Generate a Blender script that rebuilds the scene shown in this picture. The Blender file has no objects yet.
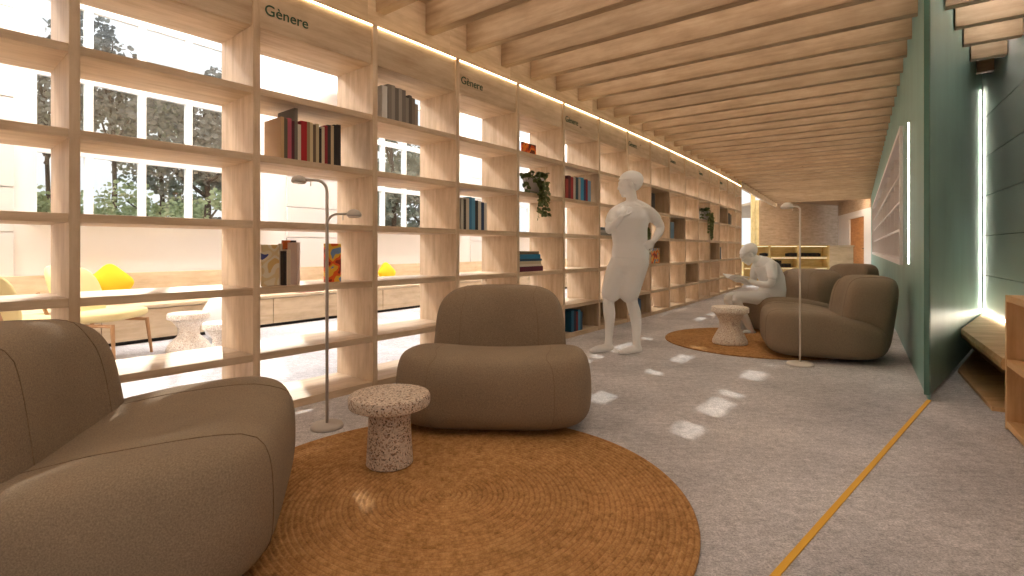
import bpy, bmesh, math, random
from mathutils import Vector, Matrix
sc = bpy.context.scene
COL = sc.collection
PI = math.pi
F, CX, HZ, EYE = 520.0, 512.0, 248.5, 1.0     # focal length (px), principal column, horizon row, eye height (m)
def V(*a): return Vector(a)
def floor_at(x, y, z=0.0):
    Y = F * (EYE - z) / (y - HZ)
    return V((x - CX) / F * Y, Y, z)
def at(x, y, Y):
    return V((x - CX) / F * Y, Y, EYE - (y - HZ) * Y / F)

# ------------------------------------------------------------------ materials
def srgb(r, g, b):
    f = lambda c: (c/255/12.92) if c/255 <= .04045 else ((c/255+.055)/1.055)**2.4
    return (f(r), f(g), f(b), 1)
def new_mat(name):
    m = bpy.data.materials.new(name); m.use_nodes = True
    nt = m.node_tree
    b = nt.nodes['Principled BSDF']
    return m, nt, b
def ramp(nt, stops, src):
    r = nt.nodes.new('ShaderNodeValToRGB')
    e = r.color_ramp.elements
    while len(e) < len(stops): e.new(.5)
    for i, (p, c) in enumerate(stops):
        e[i].position = p; e[i].color = c
    nt.links.new(src, r.inputs[0])
    return r
def noise(nt, vec, scale, detail=4, rough=.55, dim='3D', w=None):
    n = nt.nodes.new('ShaderNodeTexNoise'); n.noise_dimensions = dim
    n.inputs['Scale'].default_value = scale; n.inputs['Detail'].default_value = detail
    n.inputs['Roughness'].default_value = rough
    if vec is not None: nt.links.new(vec, n.inputs['Vector'])
    if w is not None: nt.links.new(w, n.inputs['W'])
    return n
def coords(nt, scale=(1, 1, 1), out='Object'):
    tc = nt.nodes.new('ShaderNodeTexCoord'); mp = nt.nodes.new('ShaderNodeMapping')
    mp.inputs['Scale'].default_value = scale
    nt.links.new(tc.outputs[out], mp.inputs['Vector'])
    return mp.outputs['Vector']
def bump(nt, b, h, strength=.2, dist=.01):
    bp = nt.nodes.new('ShaderNodeBump'); bp.inputs['Strength'].default_value = strength
    bp.inputs['Distance'].default_value = dist
    nt.links.new(h, bp.inputs['Height']); nt.links.new(bp.outputs['Normal'], b.inputs['Normal'])
def mixc(nt, a, b, f, mode='MIX'):
    m = nt.nodes.new('ShaderNodeMix'); m.data_type = 'RGBA'; m.blend_type = mode
    for s, v in ((m.inputs[0], f), (m.inputs[6], a), (m.inputs[7], b)):
        if hasattr(v, 'is_linked'): nt.links.new(v, s)
        else: s.default_value = v
    return m.outputs[2]
def plain(name, rgb, rough=.6, metal=0, spec=.5):
    m, nt, b = new_mat(name)
    b.inputs['Base Color'].default_value = srgb(*rgb); b.inputs['Roughness'].default_value = rough
    b.inputs['Metallic'].default_value = metal; b.inputs['Specular IOR Level'].default_value = spec
    n = noise(nt, coords(nt), 60, 3)
    bump(nt, b, n.outputs['Fac'], .03, .002)
    return m
def wood(name, dark, mid, light, rough=.55):
    """long grain along the local X of each board, a different piece of timber for every object"""
    m, nt, b = new_mat(name)
    oi = nt.nodes.new('ShaderNodeObjectInfo')
    mul = nt.nodes.new('ShaderNodeMath'); mul.operation = 'MULTIPLY'; mul.inputs[1].default_value = 40
    nt.links.new(oi.outputs['Random'], mul.inputs[0])
    v1 = coords(nt, (1.3, 14, 14)); v2 = coords(nt, (2.2, 5, 5))
    n1 = noise(nt, v1, 1.6, 6, .6, '4D', mul.outputs[0])
    n2 = noise(nt, v2, 2.2, 5, .62, '4D', mul.outputs[0])
    c1 = ramp(nt, [(.28, srgb(*dark)), (.5, srgb(*mid)), (.72, srgb(*light))], n1.outputs['Fac'])
    c2 = ramp(nt, [(.3, (.80, .75, .70, 1)), (.6, (1.02, 1.02, 1.02, 1))], n2.outputs['Fac'])
    c = mixc(nt, c1.outputs[0], c2.outputs[0], .75, 'MULTIPLY')
    vo = nt.nodes.new('ShaderNodeTexVoronoi'); vo.voronoi_dimensions = '4D'; vo.inputs['Scale'].default_value = 3.2
    nt.links.new(coords(nt, (.7, 1.6, 1.6)), vo.inputs['Vector']); nt.links.new(mul.outputs[0], vo.inputs['W'])
    kn = ramp(nt, [(.03, (1, 1, 1, 1)), (.075, (0, 0, 0, 1))], vo.outputs['Distance'])
    c = mixc(nt, c, srgb(dark[0]*.72, dark[1]*.66, dark[2]*.6), kn.outputs[0])
    hs = nt.nodes.new('ShaderNodeHueSaturation')
    mr = nt.nodes.new('ShaderNodeMapRange'); mr.inputs[3].default_value = .9; mr.inputs[4].default_value = 1.07
    nt.links.new(oi.outputs['Random'], mr.inputs[0]); nt.links.new(mr.outputs[0], hs.inputs['Value'])
    nt.links.new(c, hs.inputs['Color']); nt.links.new(hs.outputs[0], b.inputs['Base Color'])
    b.inputs['Roughness'].default_value = rough; b.inputs['Specular IOR Level'].default_value = .35
    bump(nt, b, n1.outputs['Fac'], .08, .004)
    return m
M = {}
M['pine'] = wood('pine shelf timber', (188, 161, 131), (209, 184, 154), (222, 199, 171))
M['beam'] = wood('glulam beam timber', (156, 130, 102), (178, 151, 121), (192, 167, 138))
M['oak'] = wood('honey oak veneer', (200, 158, 110), (216, 176, 128), (226, 190, 144))
M['bench'] = wood('pale bench veneer', (208, 184, 150), (222, 200, 168), (230, 210, 182))
M['yellowwood'] = wood('yellow lacquered timber', (224, 194, 128), (236, 208, 146), (244, 222, 166))
M['redwood'] = wood('warm door timber', (176, 120, 72), (196, 140, 88), (208, 156, 104))
M['white'] = plain('white plaster', (238, 233, 228), .7)
M['panel'] = plain('pale grey wall panel', (222, 216, 210), .6)
M['greypanel'] = plain('grey wall panel', (226, 224, 222), .5)
M['joint'] = plain('dark panel joint', (96, 90, 86), .8)
M['frame'] = plain('white window frame', (236, 232, 228), .45)
M['lamp_metal'] = plain('grey lamp metal', (186, 176, 166), .45, 0)
M['lamp_white'] = plain('cream lamp metal', (236, 226, 214), .45)
M['black'] = plain('dark rubber', (40, 36, 34), .7)
M['cream'] = plain('cream upholstery', (226, 206, 150), .9)
M['chairwood'] = plain('ash chair timber', (186, 140, 96), .5)
M['yellow'] = plain('yellow cushion cloth', (246, 190, 30), .9)
M['line'] = plain('yellow floor strip', (226, 172, 52), .6)
M['green_text'] = plain('dark green lettering', (34, 74, 48), .7)
M['pot'] = plain('grey glazed pot', (176, 170, 170), .5)
M['soil'] = plain('potting soil', (60, 44, 34), .95)
M['paper'] = plain('book pages', (226, 214, 194), .9)
M['bark'] = plain('tree bark', (84, 68, 56), .95)
M['niche'] = plain('white lacquered shelf', (234, 226, 222), .5)

def fabric(name, rgb):
    m, nt, b = new_mat(name)
    v = coords(nt)
    n = noise(nt, v, 220, 3, .7); n2 = noise(nt, v, 3, 3)
    c = ramp(nt, [(.3, srgb(*[k*.86 for k in rgb])), (.7, srgb(*[min(255, k*1.1) for k in rgb]))], n.outputs['Fac'])
    c2 = ramp(nt, [(.3, (.9, .9, .9, 1)), (.7, (1.04, 1.04, 1.04, 1))], n2.outputs['Fac'])
    nt.links.new(mixc(nt, c.outputs[0], c2.outputs[0], 1, 'MULTIPLY'), b.inputs['Base Color'])
    b.inputs['Roughness'].default_value = .95; b.inputs['Specular IOR Level'].default_value = .15
    b.inputs['Sheen Weight'].default_value = .04
    bump(nt, b, n.outputs['Fac'], .25, .004)
    return m
M['taupe'] = fabric('taupe wool upholstery', (146, 128, 107))
M['seam'] = fabric('seam thread', (134, 114, 92))

def carpet():
    m, nt, b = new_mat('mottled grey carpet')
    v = coords(nt, (1, 1, 1))
    big = noise(nt, v, 1.1, 6, .65); mid = noise(nt, v, 26, 6, .8); fine = noise(nt, v, 120, 4, .85)
    rot = nt.nodes.new('ShaderNodeMapping'); rot.inputs['Rotation'].default_value = (0, 0, math.radians(55))
    rot.inputs['Scale'].default_value = (3, 24, 1); nt.links.new(v, rot.inputs['Vector'])
    st = noise(nt, rot.outputs[0], 1.6, 5, .7)
    c = ramp(nt, [(.3, srgb(184, 183, 185)), (.55, srgb(222, 220, 221)), (.75, srgb(243, 241, 240))], big.outputs['Fac'])
    c1 = ramp(nt, [(.3, (.55, .55, .56, 1)), (.62, (1.1, 1.1, 1.09, 1))], mid.outputs['Fac'])
    c2 = ramp(nt, [(.36, (.42, .42, .43, 1)), (.6, (1.18, 1.12, 1.12, 1))], fine.outputs['Fac'])
    c3 = ramp(nt, [(.3, (.8, .8, .8, 1)), (.65, (1.08, 1.08, 1.08, 1))], st.outputs['Fac'])
    k = mixc(nt, c.outputs[0], c1.outputs[0], .85, 'MULTIPLY')
    k = mixc(nt, k, c2.outputs[0], .8, 'MULTIPLY'); k = mixc(nt, k, c3.outputs[0], .7, 'MULTIPLY')
    nt.links.new(k, b.inputs['Base Color'])
    b.inputs['Roughness'].default_value = .82; b.inputs['Specular IOR Level'].default_value = .3
    bump(nt, b, fine.outputs['Fac'], .6, .006)
    return m
M['carpet'] = carpet()

def jute():
    m, nt, b = new_mat('braided jute')
    v = coords(nt)
    n = noise(nt, v, 34, 5, .75); n2 = noise(nt, v, 2.2, 4); f = noise(nt, v, 150, 2, .8)
    c = ramp(nt, [(.3, srgb(142, 102, 62)), (.52, srgb(188, 142, 92)), (.75, srgb(214, 172, 120))], n.outputs['Fac'])
    c2 = ramp(nt, [(.3, (.8, .78, .72, 1)), (.7, (1.08, 1.06, 1.04, 1))], n2.outputs['Fac'])
    c3 = ramp(nt, [(.3, (.7, .68, .66, 1)), (.65, (1.08, 1.08, 1.08, 1))], f.outputs['Fac'])
    k = mixc(nt, c.outputs[0], c2.outputs[0], .8, 'MULTIPLY')
    k = mixc(nt, k, c3.outputs[0], .7, 'MULTIPLY')
    ml = nt.nodes.new('ShaderNodeVectorMath'); ml.operation = 'LENGTH'; nt.links.new(v, ml.inputs[0])
    sn = nt.nodes.new('ShaderNodeMath'); sn.operation = 'MULTIPLY'; sn.inputs[1].default_value = 2*PI/.0209; nt.links.new(ml.outputs['Value'], sn.inputs[0])
    s2 = nt.nodes.new('ShaderNodeMath'); s2.operation = 'COSINE'; nt.links.new(sn.outputs[0], s2.inputs[0])
    rg = ramp(nt, [(.25, (1.06, 1.06, 1.06, 1)), (.95, (.62, .56, .5, 1))], s2.outputs[0])
    nt.links.new(mixc(nt, k, rg.outputs[0], .5, 'MULTIPLY'), b.inputs['Base Color'])
    b.inputs['Roughness'].default_value = .9; b.inputs['Specular IOR Level'].default_value = .2
    bump(nt, b, f.outputs['Fac'], .5, .004)
    return m
M['jute'] = jute()

def terrazzo(name, base, a, d):
    m, nt, b = new_mat(name)
    v = coords(nt)
    vo = nt.nodes.new('ShaderNodeTexVoronoi'); vo.inputs['Scale'].default_value = 170; nt.links.new(v, vo.inputs['Vector'])
    sp = nt.nodes.new('ShaderNodeSeparateColor'); nt.links.new(vo.outputs['Color'], sp.inputs[0])
    r = ramp(nt, [(0, srgb(*d)), (.08, srgb(*a)), (.28, srgb(*base)), (.75, srgb(*[min(255, k*1.08) for k in base]))], sp.outputs[0])
    r.color_ramp.interpolation = 'CONSTANT'
    n = noise(nt, v, 120, 3)
    c2 = ramp(nt, [(.35, (.8, .8, .8, 1)), (.6, (1.05, 1.05, 1.05, 1))], n.outputs['Fac'])
    nt.links.new(mixc(nt, r.outputs[0], c2.outputs[0], .8, 'MULTIPLY'), b.inputs['Base Color'])
    b.inputs['Roughness'].default_value = .6
    return m
M['terrazzo'] = terrazzo('speckled granite', (208, 192, 176), (164, 136, 114), (92, 74, 60))
M['terrazzo2'] = terrazzo('pale speckled stone', (240, 228, 214), (226, 206, 186), (196, 168, 146))

def clear_glass():
    m, nt, b = new_mat('window glass')
    out = nt.nodes['Material Output']; nt.nodes.remove(b)
    t = nt.nodes.new('ShaderNodeBsdfTransparent'); t.inputs[0].default_value = (.96, .98, .98, 1)
    g = nt.nodes.new('ShaderNodeBsdfGlossy'); g.inputs['Roughness'].default_value = .02
    mx = nt.nodes.new('ShaderNodeMixShader'); mx.inputs[0].default_value = .05
    nt.links.new(t.outputs[0], mx.inputs[1]); nt.links.new(g.outputs[0], mx.inputs[2])
    nt.links.new(mx.outputs[0], out.inputs[0])
    return m
M['glass'] = clear_glass()

def teal(name, rgb, clear, rough, gloss=.3):
    """tinted satin glass: body colour, a satin reflection and some see-through"""
    m, nt, b = new_mat(name)
    out = nt.nodes['Material Output']
    b.inputs['Base Color'].default_value = srgb(*rgb); b.inputs['Roughness'].default_value = rough
    b.inputs['Specular IOR Level'].default_value = .5
    n = noise(nt, coords(nt, (1, 1, .5)), 2.5, 3)
    c = ramp(nt, [(.3, srgb(*[k*.93 for k in rgb])), (.7, srgb(*[min(255, k*1.05) for k in rgb]))], n.outputs['Fac'])
    nt.links.new(c.outputs[0], b.inputs['Base Color'])
    t = nt.nodes.new('ShaderNodeBsdfTransparent'); t.inputs[0].default_value = (.66, .84, .78, 1)
    mx = nt.nodes.new('ShaderNodeMixShader'); mx.inputs[0].default_value = clear
    nt.links.new(b.outputs[0], mx.inputs[1]); nt.links.new(t.outputs[0], mx.inputs[2])
    nt.links.new(mx.outputs[0], out.inputs[0])
    return m
M['teal'] = teal('teal satin glass', (140, 172, 162), .16, .34)
M['tealedge'] = teal('green glass edge', (84, 124, 112), 0, .25)
M['tealwall'] = teal('pale teal satin cladding', (128, 168, 160), 0, .4)

def ghost():
    """milky see-through white of the two figures"""
    m, nt, b = new_mat('milky translucent white')
    out = nt.nodes['Material Output']; nt.nodes.remove(b)
    d = nt.nodes.new('ShaderNodeBsdfDiffuse'); d.inputs[0].default_value = (1, .995, .985, 1)
    tl = nt.nodes.new('ShaderNodeBsdfTranslucent'); tl.inputs[0].default_value = (1, .995, .985, 1)
    t = nt.nodes.new('ShaderNodeBsdfTransparent')
    a = nt.nodes.new('ShaderNodeMixShader'); a.inputs[0].default_value = .15
    nt.links.new(d.outputs[0], a.inputs[1]); nt.links.new(tl.outputs[0], a.inputs[2])
    x = nt.nodes.new('ShaderNodeMixShader'); x.inputs[0].default_value = .2
    nt.links.new(a.outputs[0], x.inputs[1]); nt.links.new(t.outputs[0], x.inputs[2])
    nt.links.new(x.outputs[0], out.inputs[0])
    return m
M['ghost'] = ghost()

def glow(name, rgb, s):
    m, nt, b = new_mat(name)
    b.inputs['Base Color'].default_value = (1, 1, 1, 1)
    b.inputs['Emission Color'].default_value = srgb(*rgb); b.inputs['Emission Strength'].default_value = s
    return m
M['led'] = glow('warm light strip', (255, 226, 178), 8)
M['fill_ceiling'] = glow('added ceiling fill', (255, 240, 220), 6)
M['fill_bright'] = glow('added fill of the bright room', (252, 249, 246), 34)
M['fill_end'] = glow('added end wall fill', (255, 240, 220), 60)
M['fill_shelf'] = glow('added shelf fill', (255, 232, 190), 3.5)
M['fill_corridor'] = glow('added corridor fill', (255, 250, 244), 20)
M['led_cool'] = glow('white light strip', (255, 246, 226), 15)

def foliage(name, a, b2):
    m, nt, b = new_mat(name)
    n = noise(nt, coords(nt), 1.4, 4, .7)
    c = ramp(nt, [(.3, srgb(*a)), (.7, srgb(*b2))], n.outputs['Fac'])
    nt.links.new(c.outputs[0], b.inputs['Base Color']); b.inputs['Roughness'].default_value = .7
    return m
M['leaf_dark'] = foliage('dark pine foliage', (104, 102, 96), (150, 146, 132))
M['leaf_light'] = foliage('light shrub foliage', (150, 160, 118), (196, 200, 150))
M['leaf_mid'] = foliage('grey green foliage', (120, 122, 106), (160, 160, 138))
M['ivy'] = foliage('ivy leaf', (66, 80, 44), (116, 126, 74))
M['lawn'] = foliage('lawn', (120, 132, 88), (150, 156, 108))

def cover(name, cols, scale=14):
    """printed cover: a few flat colours in patches"""
    m, nt, b = new_mat(name)
    n = noise(nt, coords(nt, (1, 1, 1)), scale, 1, .4)
    k = len(cols)
    r = ramp(nt, [(.3 + .4 * i / k, srgb(*c)) for i, c in enumerate(cols)], n.outputs['Fac'])
    r.color_ramp.interpolation = 'CONSTANT'
    nt.links.new(r.outputs[0], b.inputs['Base Color']); b.inputs['Roughness'].default_value = .4
    return m
_bm_cache = {}
def bookmat(rgb):
    if rgb not in _bm_cache: _bm_cache[rgb] = plain('book cloth %02x%02x%02x' % rgb, rgb, .6)
    return _bm_cache[rgb]

# ------------------------------------------------------------------ mesh helpers
def obj(name, bm, mat, parent=None, loc=(0, 0, 0), rotz=0.0, smooth=False, rot=None):
    me = bpy.data.meshes.new(name)
    bmesh.ops.recalc_face_normals(bm, faces=bm.faces[:])
    if smooth:
        for f in bm.faces: f.smooth = True
    bm.to_mesh(me); bm.free()
    o = bpy.data.objects.new(name, me); COL.objects.link(o)
    if mat is not None: me.materials.append(mat)
    o.location = loc
    o.rotation_euler = rot if rot is not None else (0, 0, rotz)
    if parent is not None: o.parent = parent
    return o
def thing(name, label, cat, loc=(0, 0, 0), rotz=0.0, group=None):
    o = bpy.data.objects.new(name, None); COL.objects.link(o)
    o.empty_display_size = .1
    o.location = loc; o.rotation_euler = (0, 0, rotz)
    o['label'] = label; o['category'] = cat
    if group: o['group'] = group
    return o
def tag(o, label, cat, group=None):
    o['label'] = label; o['category'] = cat
    if group: o['group'] = group
    return o
def struct(o, label=None, cat=None):
    o['kind'] = 'structure'
    if label: o['label'] = label
    if cat: o['category'] = cat
    return o
def add_box(bm, c, s, bev=0.0, mat=None):
    r = bmesh.ops.create_cube(bm, size=1.0)
    vs = r['verts']
    for v in vs:
        v.co = Vector((c[0] + v.co.x * s[0], c[1] + v.co.y * s[1], c[2] + v.co.z * s[2]))
        if mat is not None: v.co = mat @ v.co
    if bev > 0:
        es = list({e for v in vs for e in v.link_edges})
        bmesh.ops.bevel(bm, geom=es, offset=bev, segments=2, affect='EDGES', profile=.6)
def box_bm(c, s, bev=0.0):
    bm = bmesh.new(); add_box(bm, c, s, bev); return bm
def add_tube(bm, pts, r, seg=10, cap=True):
    pts = [Vector(p) for p in pts]; n = len(pts)
    rr = r if isinstance(r, (list, tuple)) else [r] * n
    rings = []; up = None
    for i, p in enumerate(pts):
        t = (pts[min(i+1, n-1)] - pts[max(i-1, 0)]).normalized()
        if up is None: up = Vector((0, 0, 1)) if abs(t.z) < .9 else Vector((1, 0, 0))
        a = t.cross(up).normalized(); up = a.cross(t).normalized()
        rings.append([bm.verts.new(p + (a * math.cos(2*PI*k/seg) + up * math.sin(2*PI*k/seg)) * rr[i]) for k in range(seg)])
    for i in range(n-1):
        for k in range(seg):
            bm.faces.new((rings[i][k], rings[i][(k+1) % seg], rings[i+1][(k+1) % seg], rings[i+1][k]))
    if cap:
        bm.faces.new(rings[0][::-1]); bm.faces.new(rings[-1])
def add_lathe(bm, prof, seg=40, c=(0, 0, 0)):
    """profile [(r, z)] turned about the vertical through c; r = 0 closes an end"""
    rings = []
    for r, z in prof:
        if r < 1e-6: rings.append([bm.verts.new((c[0], c[1], c[2] + z))])
        else: rings.append([bm.verts.new((c[0] + r*math.cos(2*PI*k/seg), c[1] + r*math.sin(2*PI*k/seg), c[2] + z)) for k in range(seg)])
    for a, b in zip(rings, rings[1:]):
        for k in range(seg):
            j = (k+1) % seg
            if len(a) == 1 and len(b) == 1: continue
            if len(a) == 1: bm.faces.new((a[0], b[k], b[j]))
            elif len(b) == 1: bm.faces.new((a[k], a[j], b[0]))
            else: bm.faces.new((a[k], a[j], b[j], b[k]))
def prism_bm(poly, z0, z1):
    bm = bmesh.new()
    lo = [bm.verts.new((p[0], p[1], z0)) for p in poly]; hi = [bm.verts.new((p[0], p[1], z1)) for p in poly]
    n = len(poly)
    bm.faces.new(lo[::-1]); bm.faces.new(hi)
    for i in range(n): bm.faces.new((lo[i], lo[(i+1) % n], hi[(i+1) % n], hi[i]))
    return bm
def copy_tree(o, loc, rotz):
    r = o.copy(); COL.objects.link(r); r.location = loc; r.rotation_euler = (0, 0, rotz)
    for ch in list(o.children):
        c = ch.copy(); COL.objects.link(c); c.parent = r
        for g in list(ch.children):
            d = g.copy(); COL.objects.link(d); d.parent = c
    return r
def lerp(a, b, t): return a + (b - a) * t
ORD = 'first second third fourth fifth sixth seventh eighth ninth tenth eleventh twelfth thirteenth fourteenth fifteenth sixteenth seventeenth eighteenth nineteenth twentieth'.split()

# ------------------------------------------------------------------ plan of the place (all measured in metres)
A0, B0, C0 = .697394562, -.0122276365, .000310988
def ang(n):
    n = max(min(n, 19), -6)
    return A0 + B0*n + C0*n*n
def bay_len(n): return .835856 + .00055377*n
POSTS = {0: V(-2.04379624, 2.43074343, 0)}
for n in range(0, 30):
    th = ang(n); s = bay_len(n)
    POSTS[n+1] = POSTS[n] + V(math.sin(th), math.cos(th), 0) * s
for n in range(-1, -9, -1):
    th = ang(n); s = bay_len(n)
    POSTS[n] = POSTS[n+1] - V(math.sin(th), math.cos(th), 0) * s
NB0, NB1 = -3, 16                     # first and last upright
T, DEP = .042, .45                    # board thickness and depth
LEVELS = [1.934, 1.538, 1.143, .747, .354]
HEAD_Z, TOP_Z = 2.315, 2.60
def axes(n):
    th = ang(n)
    return V(math.sin(th), math.cos(th), 0), V(-math.cos(th), math.sin(th), 0)
def inbay(n, u, v, z=0.0):
    d, m = axes(n)
    return POSTS[n] + d*u + m*v + V(0, 0, z)
def u_px(n, x, v):
    r = (x - CX) / F; d, m = axes(n); p = POSTS[n] + m*v
    return (r*p.y - p.x) / (d.x - r*d.y)
def bay_rot(n): return PI/2 - ang(n)          # local x runs along the bay, local y away from the viewer

# right-hand walls: one at 33.6 degrees, the glass one along the yellow strip, the grey one beyond it
P0 = V(2.745, 3.43, 0)
LW = lambda y: V(.665*(y - 3.43) + 2.745, y, 0)
RG = lambda y: V(1.0566*(y - 3.43) + 2.745, y, 0)
RW = lambda y: V(5.095 + .648*(y - 5.65), y, 0)
CORNER = V(5.095, 5.65, 0)
CEIL, BEAM_Z = 2.99, 2.75

# ------------------------------------------------------------------ the shell
bm = prism_bm([(-14, -6), (16, -6), (24, 30), (-2, 30)], -.12, 0)
struct(obj('floor', bm, M['carpet']))

# ceiling boards over the reading room
left = [POSTS[n] + axes(n)[1]*.12 for n in range(-5, 27)]
right = [RW(y) + V(.3, 0, 0) for y in (-2.4, 26)]
poly = [(p.x, p.y) for p in left] + [(12, 34), (34, 34), (right[0].x, right[0].y)]
struct(obj('ceiling', prism_bm(poly, CEIL, CEIL+.1), M['beam']))

# boarded strip of wall between the bookcase and the ceiling, one length per bay
for n in range(-8, 26):
    d, m = axes(n); L = bay_len(n) + .01; h = 4.3 - TOP_Z - .012
    struct(obj('wall_left', box_bm((L/2, 0, 0), (L, .06, h)), M['pine'], None, POSTS[n] + m*.135 + V(0, 0, TOP_Z + .012 + h/2), PI/2 - ang(n)))

# unseen wall behind the viewer, added to cut the frontal daylight
q_ = POSTS[-5] + axes(-5)[1]*.1; r_ = RW(-2.0); d = (r_ - q_); L = d.length
struct(obj('wall_rear_added', box_bm((L/2, 0, 2.15), (L, .1, 4.3)), M['white'], None, q_, math.atan2(d.y, d.x)))

# ceiling beams
def seg_hit(p, d, q, e):
    """parameter along p + t d where it crosses q + k e, and k"""
    det = d.x*(-e.y) + e.x*d.y
    if abs(det) < 1e-6: return None
    w = q - p
    return (w.x*(-e.y) + e.x*w.y)/det, (d.x*w.y - d.y*w.x)/det
def curve_at(s):
    n = math.floor(s/.8395); u = s - n*.8395
    n = max(min(n, 28), -8)
    return inbay(n, u, .10), ang(n + u/.84)
bidx = 0
def gap_fill(a, b, mat=None):  # hidden glowing bars added between the beams to brighten the room
    L = (b - a).length - .2
    if L < .1: return
    d = (b - a).normalized(); a = a + d*.1
    o = obj('ceiling_fill_light', box_bm((L/2, 0, 0), (L, .04, .02), .003), mat or M['fill_ceiling'], None, (a.x, a.y, CEIL - .012), math.atan2(d.y, d.x))
    struct(o)
def beam(a, b):
    global bidx
    L = (b - a).length
    if L < .1: return
    d = (b - a).normalized()
    o = obj('ceiling_beam', box_bm((L/2, 0, 0), (L, .085, CEIL - BEAM_Z), .006), M['beam'], None, (a.x, a.y, (CEIL + BEAM_Z)/2), math.atan2(d.y, d.x))
    struct(o)
    bidx += 1
s = 2.285 - .487*14
while s < 21.6:
    p, th = curve_at(s)
    d = V(math.cos(th), -math.sin(th), 0)
    t1 = seg_hit(p, d, P0, V(.665, 1, 0)); t2 = seg_hit(p, d, P0, V(1.0566, 1, 0)); t3 = seg_hit(p, d, CORNER, V(.648, 1, 0))
    if t1 and t1[1] >= 0:
        beam(p, p + d*(t1[0] - .012))
        if t2 and 0 <= t2[1] <= 2.2: beam(p + d*(t2[0] + .02), p + d*(t3[0] - .005))
    else:
        beam(p, p + d*(t3[0] - .005))
    p, th = curve_at(s + .2435); d = V(math.cos(th), -math.sin(th), 0)
    t1 = seg_hit(p, d, P0, V(.665, 1, 0)); t3 = seg_hit(p, d, CORNER, V(.648, 1, 0))
    t2 = seg_hit(p, d, P0, V(1.0566, 1, 0))
    gap_fill(p, p + d*(t1[0] if t1 and t1[1] >= 0 else t3[0]))
    if t1 and t1[1] >= 0 and t2 and 0 <= t2[1] <= 2.2: gap_fill(p + d*t2[0], p + d*t3[0], M['fill_corridor'])  # stronger hidden bars added to brighten the glass corridor
    s += .487

# hidden fill light added behind the last beam to brighten the end wall
p, th = curve_at(s - .487 + .13); d = V(math.cos(th), -math.sin(th), 0)
t1 = seg_hit(p, d, P0, V(.665, 1, 0)); gap_fill(p, p + d*t1[0], M['fill_end'])

# ------------------------------------------------------------------ the bookcase
bc = thing('bookcase', 'long curving open pine bookcase wall with square cells and lit header boards', 'bookcase', POSTS[0])
def part(name, bm, mat, n, p, parent=bc, **k):
    o = obj(name, bm, mat, parent, p - (parent.location if parent is bc else V(0, 0, 0)), bay_rot(n), **k)
    return o
for n in range(NB0, NB1+1):
    thp = (ang(n) + ang(n-1))/2
    m = V(-math.cos(thp), math.sin(thp), 0)
    # uprights: local x is up, so the grain stands
    o = obj('upright', box_bm((TOP_Z/2, 0, 0), (TOP_Z, DEP, T), .003), M['pine'], bc)
    o.matrix_local = Matrix.Translation(POSTS[n] + m*DEP/2 - bc.location) @ Matrix.Rotation(PI/2 - thp, 4, 'Z') @ Matrix.Rotation(-PI/2, 4, 'Y')
for n in range(NB0, NB1):
    L = bay_len(n) - T
    d, m = axes(n)
    for z in LEVELS:
        part('shelf', box_bm((L/2, 0, 0), (L, DEP - .006, T), .003), M['pine'], n, inbay(n, T/2, DEP/2 + .002, z))
    part('plinth', box_bm((L/2, 0, 0), (L, DEP - .006, .05), .003), M['pine'], n, inbay(n, T/2, DEP/2 + .002, .026))
    part('header_shelf', box_bm((L/2, 0, 0), (L, DEP - .03, T), .003), M['pine'], n, inbay(n, T/2, DEP/2 + .012, HEAD_Z + T/2))
    hd = part('header_board', box_bm((L/2, 0, 0), (L, .022, TOP_Z - HEAD_Z - .004), .002), M['pine'], n, inbay(n, T/2, .027, (TOP_Z + HEAD_Z)/2))
    part('header_board', box_bm((L/2, 0, 0), (L, .022, TOP_Z - HEAD_Z - .004), .002), M['pine'], n, inbay(n, T/2, DEP - .03, (TOP_Z + HEAD_Z)/2))
    part('top_panel', box_bm((L/2, 0, 0), (L, DEP - .08, .02), .002), M['pine'], n, inbay(n, T/2, DEP/2 + .01, TOP_Z - .012))
    st = part('light_strip', box_bm((L/2, 0, 0), (L, .012, .008), .002), M['led'], n, inbay(n, T/2, .008, TOP_Z - .008))
    st['label'] = 'glowing warm light strip along the top'
    if n in (1, 3, 5, 7, 9, 11, 13, -1):
        cu = bpy.data.curves.new('lettering', 'FONT'); cu.body = 'G\u00e8nere'
        cu.size = .092; cu.extrude = .0015; cu.materials.append(M['green_text'])
        tmp = bpy.data.objects.new('lettering_curve', cu); COL.objects.link(tmp)
        bpy.context.view_layer.update()
        tm = bpy.data.meshes.new_from_object(tmp.evaluated_get(bpy.context.evaluated_depsgraph_get()))
        bpy.data.objects.remove(tmp)
        t = bpy.data.objects.new('lettering', tm); COL.objects.link(t); t.parent = hd
        t.matrix_local = Matrix.Translation((.03, -.0135, -.05)) @ Matrix.Rotation(PI/2, 4, 'X')
        t['label'] = 'dark green lettering reading G\u00e8nere'
# a few cells are closed at the back
for n, lv in ((5, 5), (6, 5), (7, 5), (8, 1), (8, 3), (9, 2), (10, 4), (12, 3), (13, 1)):
    zt = LEVELS[lv-1] - T/2; zb = LEVELS[lv] + T/2 if lv < 5 else .051
    L = bay_len(n) - T
    part('back_panel', box_bm((L/2, 0, 0), (L, .012, zt - zb), .001), M['pine'], n, inbay(n, T/2, DEP - .02, (zt + zb)/2))

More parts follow.
